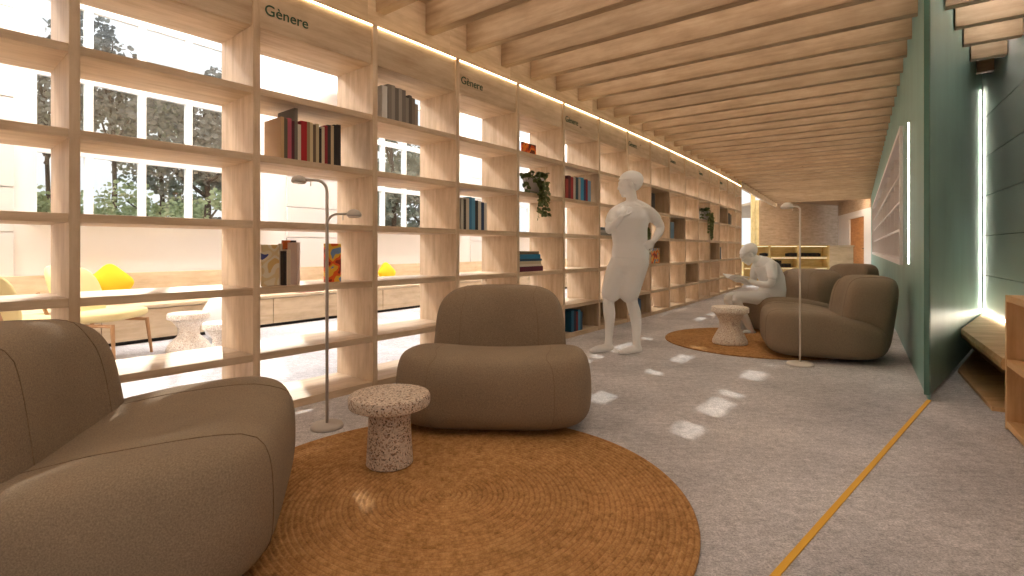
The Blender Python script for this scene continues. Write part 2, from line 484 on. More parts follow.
# ------------------------------------------------------------------ the sunny room behind it
WA = V(-4.44, 5.65, 0); WD = V(math.sin(math.radians(35.2)), math.cos(math.radians(35.2)), 0); WM = V(-WD.y, WD.x, 0)
WROT = math.atan2(WD.y, WD.x)
WMAT = Matrix.Translation(WA) @ Matrix.Rotation(WROT, 4, 'Z')     # local x along the wall, +y outwards
def wall_box(bm, x0, x1, y0, y1, z0, z1, bev=0): add_box(bm, ((x0+x1)/2, (y0+y1)/2, (z0+z1)/2), (x1-x0, y1-y0, z1-z0), bev)
WZ0, WZ1, WTOP = 1.28, 4.06, 4.3
groups = [(a_, a_ + 2.45) for a_ in (-8.74, -4.67, -.60, 3.47, 7.54, 11.61)]
bm = bmesh.new()
edges = [-10.2] + [e for g in groups for e in g] + [19.0]
wall_box(bm, -10.2, 19, .0, .2, -.1, WZ0); wall_box(bm, -10.2, 19, .0, .2, WZ1, WTOP)
for a, b in zip(edges[0::2], edges[1::2]): wall_box(bm, a, b, 0, .2, WZ0, WZ1)
o = obj('wall_back', bm, M['white'], None, WA, WROT); struct(o)
# panelled piers
for i, (a, b) in enumerate(zip(edges[0::2], edges[1::2])):
    bm = bmesh.new()
    for k in range(8):
        z0 = .72 + .435*k
        if i in (0, len(edges)//2 - 1): break
        wall_box(bm, a + .28, b - .12, -.03, -.002, z0 + .008, z0 + .431, .004)
    if len(bm.verts): struct(obj('wall_panel', bm, M['panel'], None, WA, WROT), None)
    else: bm.free()
for i, (a, b) in enumerate(groups):
    w = thing('window_%d' % (i+1), 'tall white framed window with narrow columns of panes', 'window', WMAT @ V((a+b)/2, .1, WZ0), WROT)
    w['kind'] = 'structure'
    bm = bmesh.new(); W2 = (b-a)/2; H = WZ1 - WZ0
    for k in range(6):
        x = min(-W2 + .4975*k, W2); wd = .035
        x = min(max(x, -W2 + wd), W2 - wd)
        add_box(bm, (x, 0, H/2), (.07, .07, H), .004)
    for z in (.0, .74, 1.53, 2.32, H):
        z = min(max(z, .04), H - .04)
        add_box(bm, (0, 0, z), (b - a, .062, .08), .004)
    obj('frame', bm, M['frame'], w)
    obj('pane', box_bm((0, .01, H/2), (b - a - .02, .006, H - .02)), M['glass'], w)
    obj('sill', box_bm((0, -.1, .01), (b - a + .06, .2, .03), .004), M['frame'], w)
# ceiling of the bright room, with an unseen slot left open to add daylight
bm = bmesh.new()
p = lambda x, y: WMAT @ V(x, y, 0)
def slab(x0, x1, y0, y1):
    q = [p(x0, y0), p(x1, y0), p(x1, y1), p(x0, y1)]
    lo = [bm.verts.new((a.x, a.y, WTOP)) for a in q]; hi = [bm.verts.new((a.x, a.y, WTOP+.12)) for a in q]
    bm.faces.new(lo); bm.faces.new(hi)
    for i in range(4): bm.faces.new((lo[i], lo[(i+1) % 4], hi[(i+1) % 4], hi[i]))
slab(-10.2, 19, -1.4, .2); slab(-10.2, 19, -6.0, -3.2)
struct(obj('ceiling_bright_room', bm, M['white']))
for y_ in (-.75, -4.4):  # unseen long fill lights added to brighten this room
    struct(obj('ceiling_fill_light', box_bm((4.4, y_, WTOP - .03), (28, .26, .05), .01), M['fill_bright'], None, WA, WROT))
# end walls of the bright room
bm = bmesh.new(); wall_box(bm, -10.4, -10.2, -5, .2, 0, WTOP); struct(obj('wall_near', bm, M['white'], None, WA, WROT))

# bench along the windows: seat, back rest, front
bn = thing('window_bench', 'long pale wooden bench with a low back under the white windows', 'bench', WMAT @ V(0, -.02, 0), WROT)
obj('seat', box_bm((4.3, -.275, .385), (29, .55, .035), .005), M['bench'], bn)
bm = bmesh.new()
for k in range(16): add_box(bm, (-9.2 + 1.805*k + .9, -.03, .565), (1.797, .05, .33), .003)
obj('backrest', bm, M['bench'], bn)
bm = bmesh.new()
for k in range(16): add_box(bm, (-9.2 + 1.805*k + .9, -.505, .199), (1.797, .03, .318), .003)
obj('front_panel', bm, M['bench'], bn)
obj('plinth', box_bm((4.3, -.25, .02), (29, .44, .04)), M['black'], bn)

# ------------------------------------------------------------------ right side
def wallrun(name, a, b, thick, z0, z1, mat, side=1):
    d = (b - a); L = d.length; d.normalize()
    o = obj(name, box_bm((L/2, -side*thick/2, (z0 + z1)/2), (L, thick, z1 - z0)), mat, None, a, math.atan2(d.y, d.x))
    return o
DLW = (LW(10) - LW(4)).normalized(); RLW = math.atan2(DLW.y, DLW.x)
# pale teal cladding, broken by the built-in shelf between 5.33 and 15.8
bm = bmesh.new()
def lw_s(y): return (LW(y) - P0).length
S1, S2, SE = lw_s(5.33), lw_s(15.8), lw_s(18.2)
ZA, ZB = .83, 2.26
wall_box(bm, 0.012, S1, -.012, 0, 0, CEIL); wall_box(bm, S2, SE, -.1, 0, 0, CEIL)
wall_box(bm, S1, S2, -.1, 0, 0, ZA); wall_box(bm, S1, S2, -.1, 0, ZB, CEIL)
struct(obj('wall_right', bm, M['tealwall'], None, P0, RLW))
bm = box_bm(((S1+S2)/2, -.36, (ZA+ZB)/2), (S2 - S1 + .2, .03, ZB - ZA + .2)); struct(obj('wall_niche_back', bm, M['niche'], None, P0, RLW))
ns = thing('niche_shelf', 'white built-in shelf with small open compartments set into the pale teal wall', 'shelf', LW(5.33) + V(0, 0, ZA), RLW)
NL = S2 - S1; NH = ZB - ZA
bm = bmesh.new()
add_box(bm, (NL/2, -.15, .03), (NL, .36, .06), .004); add_box(bm, (NL/2, -.15, NH - .03), (NL, .36, .06), .004)
add_box(bm, (.04, -.15, NH/2), (.08, .36, NH - .12), .004); add_box(bm, (NL - .04, -.15, NH/2), (.08, .36, NH - .12), .004)
obj('frame', bm, M['niche'], ns)
for k in range(3): obj('board', box_bm((NL/2, -.17, .06 + (NH-.12)*(k+1)/4), (NL - .16, .3, .03), .003), M['niche'], ns)
for k in range(1, 12): obj('divider', box_bm((NL*k/12, -.172, NH/2), (.03, .29, NH - .13), .003), M['niche'], ns)
# vertical light at the start of the shelf
o = obj('light_strip', box_bm((0, .004, 0), (.012, .008, 1.28), .002), M['led_cool'], None, LW(4.71) + V(0, 0, 1.5), RLW)
tag(o, 'upright glowing light strip set in the pale teal wall beside the white shelf', 'light strip')
# glass partition along the yellow strip
gd = (CORNER - P0); GL = gd.length; RGA = math.atan2(gd.y, gd.x)
gp = thing('glass_partition', 'full-height teal glass partition ending at the yellow floor strip', 'partition', P0, RGA)
obj('pane', box_bm((GL/2, -.006, (CEIL + .03)/2), (GL - .01, .012, CEIL - .04), .003), M['teal'], gp)
o = obj('edge_strip', box_bm((-.006, .006, (CEIL + .03)/2), (.016, .03, CEIL - .04), .003), M['tealedge'], gp); o['label'] = 'green polished edge of the glass'
# yellow strip in the carpet
yd = P0 - RG(-1); L = yd.length
o = obj('floor_strip', box_bm((L/2, 0, .002), (L, .022, .004)), M['line'], None, RG(-1), RGA); tag(o, 'thin yellow strip running across the grey carpet to the glass edge', 'floor strip')
# grey panelled wall
ra = math.atan2(1, .648); a = RW(-1.5); L = (CORNER - a).length
bm = bmesh.new(); add_box(bm, (L/2, -.1, CEIL/2), (L + .1, .12, CEIL)); struct(obj('wall_grey', bm, M['joint'], None, a, ra))
bm = bmesh.new(); z = .3
for z0, z1 in ((.0, .715), (.723, 1.13), (1.138, 1.546), (1.554, 1.956), (1.964, 2.376), (2.384, 2.985)):
    add_box(bm, (L/2 - .02, -.02, (z0+z1)/2), (L - .06, .038, z1-z0), .003)
struct(obj('wall_grey_panels', bm, M['greypanel'], None, a, ra))
# wooden bench with a raked front beneath it
DR = V(.648, 1, 0).normalized(); NR = V(-DR.y, DR.x, 0)
def rw_pt(base, along, out, z): return base + DR*along + NR*out + V(0, 0, z)
bk = thing('wall_bench', 'low wooden wall bench with undercut front below the grey panels', 'bench', RW(2.95))
bl = bk.location
def prism_between(name, prof, l0, l1, mat):
    """profile in (out, z), swept along the grey wall; its far end is cut along the glass"""
    bm = bmesh.new(); A, B = [], []
    for o_, z in prof:
        A.append(bm.verts.new(DR*l0 + NR*o_ + V(0, 0, z)))
        q = RW(2.95) + NR*o_
        t = seg_hit(q, DR, P0 - V(-.01, .02, 0), gd)
        B.append(bm.verts.new(DR*(t[0]-.03) + NR*o_ + V(0, 0, z)))
    bm.faces.new(A); bm.faces.new(B[::-1])
    for i in range(len(prof)):
        j = (i+1) % len(prof); bm.faces.new((A[i], A[j], B[j], B[i]))
    return obj(name, bm, mat, bk)
prism_between('seat', [(.01, .26), (.01, .315), (.415, .33), (.425, .30), (.415, .26)], 0, 0, M['oak'])
prism_between('front_panel', [(.01, .025), (.01, .26), (.38, .26), (.2, .025)], 0, 0, M['oak'])
prism_between('footboard', [(.01, .0), (.01, .024), (.465, .024), (.465, .0)], 0, 0, M['oak'])
# light strips: upright in the corner and along the back of the bench
q = CORNER - DR*.16 + NR*.035
o = obj('light_strip', box_bm((0, 0, 0), (.02, .02, 2.36), .004), M['led_cool'], None, q + V(0, 0, 1.5), ra); tag(o, 'upright glowing light strip in the corner between grey panels and glass', 'light strip')
L = 2.6; o = obj('light_strip', box_bm((-L/2, .006, 0), (L, .012, .014), .003), M['led_cool'], None, CORNER - DR*.05 + NR*.004 + V(0, 0, .335), ra); tag(o, 'glowing light strip along the back of the wall bench', 'light strip')
# low bookcase further along the grey wall
e = floor_at(1005, 428)
lb = thing('low_bookcase', 'low honey-coloured open bookcase standing against the grey panelled wall', 'bookcase', e, math.atan2(-DR.y, -DR.x))
# local x runs toward the viewer, local y toward the grey wall
Dp = (e - RW(e.y)).dot(NR) - .01; HB, LBX = .742, 1.5
sg = 1 if (Matrix.Rotation(math.atan2(-DR.y, -DR.x), 4, 'Z') @ V(0, 1, 0)).dot(NR) < 0 else -1
for x in (.015, .76, LBX):
    o = obj('side_panel', box_bm((HB/2, 0, 0), (HB, Dp, .03), .002), M['oak'], lb)
    o.matrix_local = Matrix.Translation((x, sg*Dp/2, 0)) @ Matrix.Rotation(-PI/2, 4, 'Y')
for x0, x1 in ((.031, .744), (.776, LBX - .016)):
    for z, nm in ((HB - .018, 'top'), (.37, 'shelf'), (.03, 'shelf')):
        obj(nm, box_bm(((x0+x1)/2, sg*Dp/2, z), (x1 - x0, Dp - .004, .036), .002), M['oak'], lb)
    obj('back_panel', box_bm(((x0+x1)/2, sg*(Dp - .01), HB/2), (x1 - x0, .012, HB - .08)), M['oak'], lb)

# ------------------------------------------------------------------ far end
E0, E1 = V(10.2, 21.5, 0), V(15.3, 24.3, 0)
struct(wallrun('wall_end', E0, E1, .15, 0, CEIL, M['pine'], -1))
# glazed strip between the bookcase and the end wall
G0 = POSTS[16] + axes(15)[0]*.12 + axes(15)[1]*.05; gl = E0 - G0; GLN = gl.length; rgl = math.atan2(gl.y, gl.x)
w = thing('window_7', 'tall window with timber mullions between the bookcase end and end wall', 'window', G0, rgl); w['kind'] = 'structure'
g_ = gl.normalized(); r_ = (754.5 - CX)/F; xm = (r_*G0.y - G0.x)/(g_.x - r_*g_.y)
for x in (.06, xm, GLN - .1): obj('mullion', box_bm((x, .05, CEIL/2), (.3 if x == xm else .14, .14, CEIL), .004), M['yellowwood'], w)
obj('pane', box_bm((GLN/2, .05, CEIL/2), (GLN - .1, .008, CEIL - .1)), M['glass'], w)
obj('sill', box_bm((GLN/2, .05, .08), (GLN - .1, .1, .16), .003), M['yellowwood'], w)
# white wall with the doorway
D0, D1 = LW(18.2), V(14.55, 23.2, 0); dv = D1 - D0; DL = dv.length; rd = math.atan2(dv.y, dv.x)
bm = bmesh.new(); HT = 2.45
wall_box(bm, -.1, DL*.18, -.12, 0, 0, HT); wall_box(bm, DL*.62, DL, -.12, 0, 0, HT); wall_box(bm, DL*.18, DL*.62, -.12, 0, 2.2, HT)
struct(obj('wall_doorway', bm, M['white'], None, D0, rd))
bm = bmesh.new(); wall_box(bm, -.1, DL, -.12, 0, HT, CEIL); struct(obj('wall_above_doorway', bm, M['pine'], None, D0, rd))
dr = thing('door_1', 'warm timber door standing in the white portal at the far end', 'door', D0 + dv*.4, rd); dr['kind'] = 'structure'
obj('leaf', box_bm((0, -.09, 1.1), (DL*.44, .05, 2.19), .004), M['redwood'], dr)
obj('door_handle', box_bm((-DL*.17, -.05, 1.0), (.12, .05, .03), .006), M['black'], dr)
# low wooden counter
c = V((838 - CX)/F*15.6, 15.6, 0)
cn = thing('counter', 'plain low wooden counter beside the yellow shelving at the far end', 'counter', c, rgl - PI/2)
obj('body', box_bm((0, .3, .53), (.78, .55, 1.04), .006), M['bench'], cn)
obj('worktop', box_bm((0, .3, 1.075), (.84, .62, .04), .006), M['bench'], cn)
# yellow shelving with dark books
U0 = V((744 - CX)/F*14.6, 14.6, 0); U1 = V((829 - CX)/F*14.6, 14.6, 0); UL = (U1 - U0).length
ys = thing('shelving_unit', 'low yellow timber shelving unit with three rows of dark books at far end', 'shelving unit', U0, 0)
rows = [1.10, .775, .475, .155]
for k, x in enumerate((0, .74, 1.55, UL)):
    o = obj('side_panel', box_bm((.55, 0, 0), (1.1, .3, .04), .003), M['yellowwood'], ys)
    o.matrix_local = Matrix.Translation((x, .15, 0)) @ Matrix.Rotation(-PI/2, 4, 'Y')
for z in rows:
    for x0, x1 in ((0, .74), (.74, 1.55), (1.55, UL)):
        obj('shelf', box_bm(((x0+x1)/2, .15, z - .02), (x1 - x0 - .042, .298, .04), .003), M['yellowwood'], ys)
for z in rows[:3]:
    for x0, x1 in ((0, .74), (.74, 1.55), (1.55, UL)):
        obj('light_strip', box_bm(((x0+x1)/2, .06, z - .043), (x1 - x0 - .06, .014, .005)), M['fill_shelf'], ys)  # glowing strips added to brighten the inside of the shelving
obj('back_panel', box_bm((UL/2, .292, .56), (UL, .012, 1.0)), M['yellowwood'], ys)

# ------------------------------------------------------------------ books
def make_book(name, label, w, d, h, rgb, loc, rotz, group, lean=0.0, mat=None, flat=False, pages=True):
    """upright book: spine toward local -y, thickness along x; or lying flat"""
    o = bmesh.new(); c = .0025
    add_box(o, (w/2, .0015, h/2), (w, .003, h), .0008)
    add_box(o, (c/2, d/2, h/2), (c, d, h), .0006); add_box(o, (w - c/2, d/2, h/2), (c, d, h), .0006)
    if not pages: add_box(o, (w/2, d/2, h/2), (w - .002, d - .006, h - .008))
    b = obj(name, o, mat or bookmat(rgb), None, loc, rotz)
    if lean: b.rotation_euler = (0, lean, rotz)
    if flat: b.rotation_euler = (0, PI/2, rotz)
    tag(b, label, 'book', group)
    if pages: obj('pages', box_bm((w/2, d/2, h/2), (w - 2*c - .0006, d - .01, h - .01)), M['paper'], b)
    return b
def row(n, lv, x_px, v, specs, depth, group, where, name='book', pages=True):
    """books side by side from pixel column x_px in bay n on shelf lv; specs: (width px, height m, rgb, colour word)"""
    zb = LEVELS[lv] + T/2 + .001 if lv < 5 else .052
    cnt = {}; tot = {}
    for s_ in specs: tot[s_[3]] = tot.get(s_[3], 0) + 1
    for i, s_ in enumerate(specs):
        wpx, h, rgb, word = s_[:4]
        u0 = u_px(n, x_px, v); u1 = u_px(n, x_px + wpx, v)
        cnt[word] = cnt.get(word, 0) + 1
        place = '' if tot[word] == 1 else ORD[cnt[word]-1] + ' '
        make_book(name, ('%s%s spined book %s' % (place, word, where)).strip(), max(u1 - u0 - .0006, .006), depth, h, rgb, inbay(n, u0, v, zb), bay_rot(n), group, pages=pages,
                  mat=s_[4] if len(s_) > 4 else None)
        x_px += wpx
TAN = (206, 170, 124)
row(1, 1, 281, .05, [
    (3.2, .262, (196, 160, 116), 'thick tan'), (3.5, .255, (92, 84, 66), 'olive'), (4, .262, (176, 84, 100), 'dusty pink'), (3, .25, (84, 30, 44), 'maroon'),
    (3.2, .335, (112, 104, 92), 'tall grey'), (3.2, .235, (208, 196, 178), 'cream'), (6, .262, (168, 24, 32), 'bright red'), (3, .262, (150, 130, 96), 'khaki'), (3, .262, (208, 190, 150), 'cream'),
    (3, .25, (104, 84, 64), 'brown'), (3, .262, (196, 178, 140), 'cream'), (2.6, .235, (40, 30, 30), 'black'), (3, .25, (206, 192, 164), 'cream'), (3, .262, (140, 28, 36), 'wine red'),
    (3.2, .27, (56, 44, 40), 'black'), (3, .27, (196, 176, 140), 'cream'), (3.4, .28, (36, 30, 28), 'black'), (3.6, .285, (44, 36, 34), 'black')],
    .22, 'books on the second shelf beside the standing lamp', 'in the long row above the two-headed lamp')
row(2, 0, 388, .03, [(3.6, .262, (128, 120, 110), 'grey'), (3.6, .262, (150, 142, 132), 'grey'), (3.6, .25, (110, 102, 94), 'grey'), (3.4, .255, (160, 152, 142), 'grey'),
    (3.6, .25, (122, 114, 106), 'grey'), (3.2, .2, (140, 132, 122), 'grey'), (3, .225, (96, 88, 82), 'grey'), (3.2, .21, (128, 118, 106), 'grey'), (3, .17, (150, 138, 122), 'grey')],
    .24, 'grey volumes on the top shelf', 'of the grey volumes under a blank header')
# pale folder at the head of that row
make_book('folder', 'pale thick box folder beginning the row of grey volumes', .05, .30, .24, (216, 212, 206), inbay(2, u_px(2, 388, .03) - .055, .03, LEVELS[0] + T/2 + .001), bay_rot(2), None)
row(3, 2, 461, .03, [(2.6, .27, (196, 190, 176), 'cream'), (2.6, .26, (64, 56, 50), 'black'), (3, .27, (206, 196, 176), 'cream'), (2.6, .285, (60, 120, 158), 'blue'), (3.4, .28, (88, 150, 186), 'blue'),
    (3, .26, (52, 48, 48), 'black'), (3, .26, (214, 206, 190), 'cream'), (3, .25, (40, 60, 96), 'navy'), (2.6, .25, (214, 208, 196), 'cream')],
    .22, 'books on the third shelf near the round armchair', 'in the blue and cream row above the front-facing armchair')
row(5, 1, 566, .03, [(2.4, .22, (156, 60, 52), 'red'), (2.4, .26, (96, 40, 44), 'maroon'), (2.6, .25, (170, 48, 52), 'red'), (2.2, .255, (196, 184, 168), 'cream'), (2.8, .26, (44, 72, 84), 'slate'),
    (2.2, .25, (176, 168, 156), 'cream'), (3.2, .27, (64, 150, 196), 'sky blue'), (2, .25, (60, 64, 100), 'navy'), (2, .26, (150, 40, 48), 'red'), (3, .25, (120, 160, 186), 'pale blue')],
    .2, 'books on the second shelf beyond the hanging plant', 'in the row beside the standing figure', pages=False)
row(5, 5, 571.5, .03, [(2.6, .24, (32, 96, 128), 'teal'), (2, .23, (28, 44, 66), 'navy'), (2, .22, (120, 36, 40), 'red'), (2.4, .24, (60, 130, 164), 'blue'), (2, .21, (40, 70, 100), 'navy')],
    .2, 'books on the bottom shelf', 'on the bottom shelf beside the armchair', pages=False)
row(7, 5, 635.5, .03, [(1.6, .22, (90, 140, 176), 'pale blue'), (2, .24, (34, 66, 100), 'navy'), (1.8, .22, (60, 96, 130), 'blue')], .2, 'books on the bottom shelf behind the figure', 'on the bottom shelf behind the standing figure', pages=False)
row(8, 1, 652, .03, [(3, .28, (52, 48, 48), 'black')], .2, None, 'standing alone high in the bookcase beyond the figure', pages=False)
row(9, 2, 670.8, .03, [(3.2, .27, (110, 140, 162), 'slate blue')], .2, None, 'standing alone at shoulder height beyond the figure', pages=False)
row(13, 1, 728.4, .03, [(1.5, .26, (92, 88, 80), 'dark grey'), (1.5, .24, (130, 116, 96), 'brown')], .2, 'pair of books in the far cells', 'of the pair in the far cells', pages=False)
row(12, 3, 719.6, .03, [(1.8, .26, (110, 116, 126), 'grey')], .2, None, 'standing alone low in the far cells', pages=False)
# lying stack in bay 4 and bay 6
def stack(n, lv, xa, v, specs, group, where):
    z = LEVELS[lv] + T/2 + .001
    for i, (x0, x1, h, rgb, word) in enumerate(specs):
        u0, u1 = u_px(n, x0, v), u_px(n, x1, v)
        o = bmesh.new(); w = u1 - u0; d = .24
        add_box(o, (w/2, .0015, h/2), (w, .003, h), .0005); add_box(o, (w/2, d/2, .0015), (w, d, .003), .0005); add_box(o, (w/2, d/2, h - .0015), (w, d, .003), .0005)
        b = obj('book', o, bookmat(rgb), None, inbay(n, u0, v, z), bay_rot(n)); tag(b, '%s book lying flat, %s in the stack %s' % (word, 'lowest' if i == 0 else ORD[i] + ' up', where), 'book', group)
        obj('pages', box_bm((w/2, d/2, h/2), (w - .006, d - .01, h - .007)), M['paper'], b)
        z += h + .0008
stack(4, 3, 519, .03, [(520, 543, .05, (92, 24, 50), 'maroon'), (520, 542, .022, (226, 214, 196), 'white'), (520, 541, .03, (206, 190, 160), 'cream'), (520, 542, .022, (44, 74, 100), 'navy'), (520, 540.5, .045, (40, 120, 160), 'blue'), (520, 539, .03, (120, 104, 84), 'brown')],
      'flat stack of books behind the armchair', 'below the hanging plant')
stack(6, 2, 600, .03, [(600.7, 611.5, .035, (150, 146, 140), 'grey'), (600.7, 611, .03, (190, 184, 176), 'pale grey'), (600.7, 610, .035, (110, 120, 130), 'slate')], 'flat stack of books by the figure', 'at the standing figure\u2019s elbow')
# single covers turned to the room
def facing(n, lv, x0, x1, v, h, mat, label, thick=.02, ang_=0.0):
    zb = LEVELS[lv] + T/2 + .001 if lv < 5 else .052
    u0, u1 = u_px(n, x0, v), u_px(n, x1, v)
    o = bmesh.new(); w = u1 - u0
    add_box(o, (w/2, .0015, h/2), (w, .003, h), .0006); add_box(o, (w/2, thick - .0015, h/2), (w, .003, h), .0006); add_box(o, (.0015, thick/2, h/2), (.003, thick, h), .0006)
    b = obj('book', o, mat, None, inbay(n, u0, v, zb), bay_rot(n) + ang_); tag(b, label, 'book')
    obj('pages', box_bm((w/2, thick/2, h/2), (w - .006, thick - .007, h - .008)), M['paper'], b)
fire = cover('orange printed cover', [(90, 34, 14), (206, 70, 20), (240, 130, 40), (110, 40, 20)], 11)
multi = cover('colourful printed cover', [(60, 70, 140), (236, 222, 194), (230, 208, 160), (236, 224, 200), (226, 190, 120), (210, 50, 40)], 8)
brown = cover('brown and orange printed cover', [(70, 30, 20), (150, 60, 26), (226, 120, 50), (60, 26, 20)], 9)
orange = cover('orange cover with pale drawing', [(150, 40, 16), (236, 96, 30), (240, 190, 60), (120, 150, 190)], 12)
facing(4, 0, 522.5, 536, .12, .13, fire, 'small orange cover propped on the top shelf above the hanging plant')
facing(8, 3, 651.5, 659.5, .1, .235, orange, 'orange cover standing low in the bookcase beyond the figure')
facing(1, 3, 262, 279.2, .10, .255, multi, 'cream picture book with patches of colour standing beside thin dark spines')
row(1, 3, 280, .09, [(2.6, .262, (222, 206, 186), 'white')], .02, None, 'tucked beside the picture book', pages=False)
facing(1, 3, 283, 296.3, .2, .285, brown, 'brown and orange cover standing behind the thin dark spines')
row(1, 3, 283.5, .05, [(3.2, .215, (44, 36, 34), 'black'), (1.6, .225, (214, 196, 170), 'cream'), (2.4, .225, (204, 186, 160), 'cream')], .1, 'thin spines beside the picture book', 'between the picture book and the pink book')
row(1, 3, 297, .05, [(3, .27, (216, 190, 178), 'pale pink')], .12, None, 'closing the picture-book group', pages=False)
facing(1, 3, 326, 341, .12, .265, orange, 'orange comic cover standing behind the two-headed lamp pole', .03)
# dark books in the yellow shelving
dk = 0
for zi, x0, x1, h in ((1, 762, 770, .1), (1, 788, 799, .1), (1, 801, 821, .1), (2, 774, 782, .2), (2, 782, 792, .1), (3, 780, 799, .1), (3, 801, 806, .07), (3, 815, 825, .12)):
    x = x0; k = 0
    while x < x1 - .8:
        wpx = 1.55
        X = (x - CX)/F*14.63
        if not any(abs(X - U0.x - q) < .05 for q in (0, .74, 1.55, UL)):
            hh = h*(.86 + .14*((k*7) % 3)/2)
            make_book('book', 'small dark book on the yellow shelving at the far end', wpx/F*14.63*.9, .15, hh, [(36, 28, 26), (64, 46, 38), (30, 30, 34)][k % 3], V(X, 14.64, rows[zi] + .001), 0, 'dark books on the yellow shelving', pages=False)
        x += wpx; k += 1

# ------------------------------------------------------------------ plants on the bookcase
def leaf_quad(bm, p, dirv, size, rnd):
    """heart-shaped leaf: a folded six-point blade"""
    d = dirv.normalized(); s_ = d.cross(V(rnd.uniform(-1, 1), rnd.uniform(-1, 1), rnd.uniform(-.3, 1))).normalized(); up = s_.cross(d)
    pts = [(0, 0, 0), (.32, .42, .1), (.75, .3, .05), (1, 0, -.08), (.75, -.3, .05), (.32, -.42, .1)]
    vs = [bm.verts.new(p + (d*a + s_*b + up*c)*size) for a, b, c in pts]
    bm.faces.new((vs[0], vs[1], vs[2], vs[3])); bm.faces.new((vs[0], vs[3], vs[4], vs[5]))
def hanging_plant(n, lv, xpx, v, r, label, seed, drop):
    rnd = random.Random(seed)
    z = LEVELS[lv] + T/2 + .001
    u = u_px(n, xpx, v)
    t = thing('trailing_plant', label, 'plant', inbay(n, u, v, z), bay_rot(n))
    bm = bmesh.new(); h = r*1.5
    add_lathe(bm, [(0, 0), (r*.68, 0), (r*.95, h*.5), (r, h*.95), (r*.97, h), (r*.88, h), (r*.86, h*.8), (0, h*.8)], 24)
    obj('pot', bm, M['pot'], t, smooth=True)
    bm = bmesh.new(); add_lathe(bm, [(0, h*.80), (r*.84, h*.81), (r*.84, h*.82), (0, h*.86)], 16); obj('soil', bm, M['soil'], t)
    bm = bmesh.new()
    for k in range(90):
        a = rnd.uniform(0, 2*PI); rr = r*rnd.uniform(.2, 1.05)
        p = V(rr*math.cos(a), rr*math.sin(a), h*rnd.uniform(.92, 1.32))
        leaf_quad(bm, p, V(math.cos(a), math.sin(a), rnd.uniform(-.5, .7)), r*rnd.uniform(.36, .56), rnd)
    obj('leaves', bm, M['ivy'], t)
    for k in range(13):
        a = -PI/2 - .75 + rnd.uniform(-1.15, 1.15)
        c, s_ = math.cos(a), math.sin(a); L = drop*rnd.uniform(.35, 1)
        front = -(v - .0) - .03 + 0
        pts = [V(c*r*.8, s_*r*.8, h), V(c*r*1.2, s_*r*1.2, h*1.02)]
        out = max(r*1.35, v + .03)
        y1 = -out if s_ < -.2 else s_*r*1.3
        for q in range(1, 8):
            f = q/7
            pts.append(V(c*r*(.95 + .12*math.sin(q + k)), lerp(s_*r*1.2, y1, min(1, f*2.5)), h - f*L - (0 if f > .3 else 0)))
        # keep every trail in front of the shelf edge once it drops below the shelf
        pts = [p if p.z > .02 else V(p.x, min(p.y, -(v + .02)), p.z) for p in pts]
        vb = bmesh.new(); add_tube(vb, pts, .0025, 5); st = obj('vine', vb, M['ivy'], t)
        lb_ = bmesh.new()
        for q in range(2, len(pts)):
            for w in range(2): leaf_quad(lb_, pts[q] + V(0, -.004, 0), V(rnd.uniform(-1, 1), rnd.uniform(-1, -.1), rnd.uniform(-1, -.1)), r*rnd.uniform(.34, .52), rnd)
        obj('leaves', lb_, M['ivy'], st)
    return t
hanging_plant(4, 1, 533.5, .12, .115, 'trailing green plant in a grey pot on a bookcase shelf above the armchair', 3, .42)
hanging_plant(7, 2, 638, .12, .11, 'trailing green plant seen behind the standing figure', 5, .4)
hanging_plant(11, 1, 703, .1, .12, 'small trailing plant high in the bookcase beyond the standing figure', 9, .55)

# ------------------------------------------------------------------ soft armchairs
def soft(p, half, e):
    q = [abs(c) for c in p]
    k = (q[0]**e + q[1]**e + q[2]**e)**(1/e)
    return V(p[0]/k*half[0], p[1]/k*half[1], p[2]/k*half[2])
def seat_map(p):
    v = soft(p, (.53, .47, .21), 5.0)
    fx = v.x/.53
    if v.z > 0:
        v.z += (.062*abs(fx)**2.2 - .03) * min(1, v.z/.12) * (1 - .25*(v.y/.47))
    if v.z > 0: v.z += (.045 if v.y < 0 else .085)*(-v.y/.47)*min(1, v.z/.12)
    w = 1 + .04*(1 - (v.z/.2)**2)
    v.x *= w; v.y *= 1 + .03*(1 - (v.z/.2)**2)
    v.z = max(v.z, -.203)
    return v + V(0, -.05, .205)
def back_map(p):
    v = soft(p, (.432, .205, .365), 4.6)
    v.x *= 1 - .05*(v.z/.365)
    v.y += .10*(v.x/.415)**2*-1 * .6
    v.y += (v.z)*.13
    return v + V(0, .33, .368)
def surf(fn, n=14):
    bm = bmesh.new()
    grid = {}
    def vert(i, j, k):
        key = (i, j, k)
        if key not in grid:
            c = [math.tan(PI/4*(2*q/n - 1)) for q in key]
            grid[key] = bm.verts.new(fn(c))
        return grid[key]
    for a in range(n):
        for b in range(n):
            for s_ in (0, n):
                bm.faces.new((vert(a, b, s_), vert(a+1, b, s_), vert(a+1, b+1, s_), vert(a, b+1, s_)))
                bm.faces.new((vert(a, s_, b), vert(a+1, s_, b), vert(a+1, s_, b+1), vert(a, s_, b+1)))
                bm.faces.new((vert(s_, a, b), vert(s_, a+1, b), vert(s_, a+1, b+1), vert(s_, a, b+1)))
    return bm
def seam_path(fn, x0, n=60):
    pts = []
    for k in range(n):
        a = 2*PI*k/n; c, s_ = math.cos(a), math.sin(a); m_ = max(abs(c), abs(s_))
        pts.append(fn((x0, c/m_, s_/m_)))
    return pts + [pts[0], pts[1]]
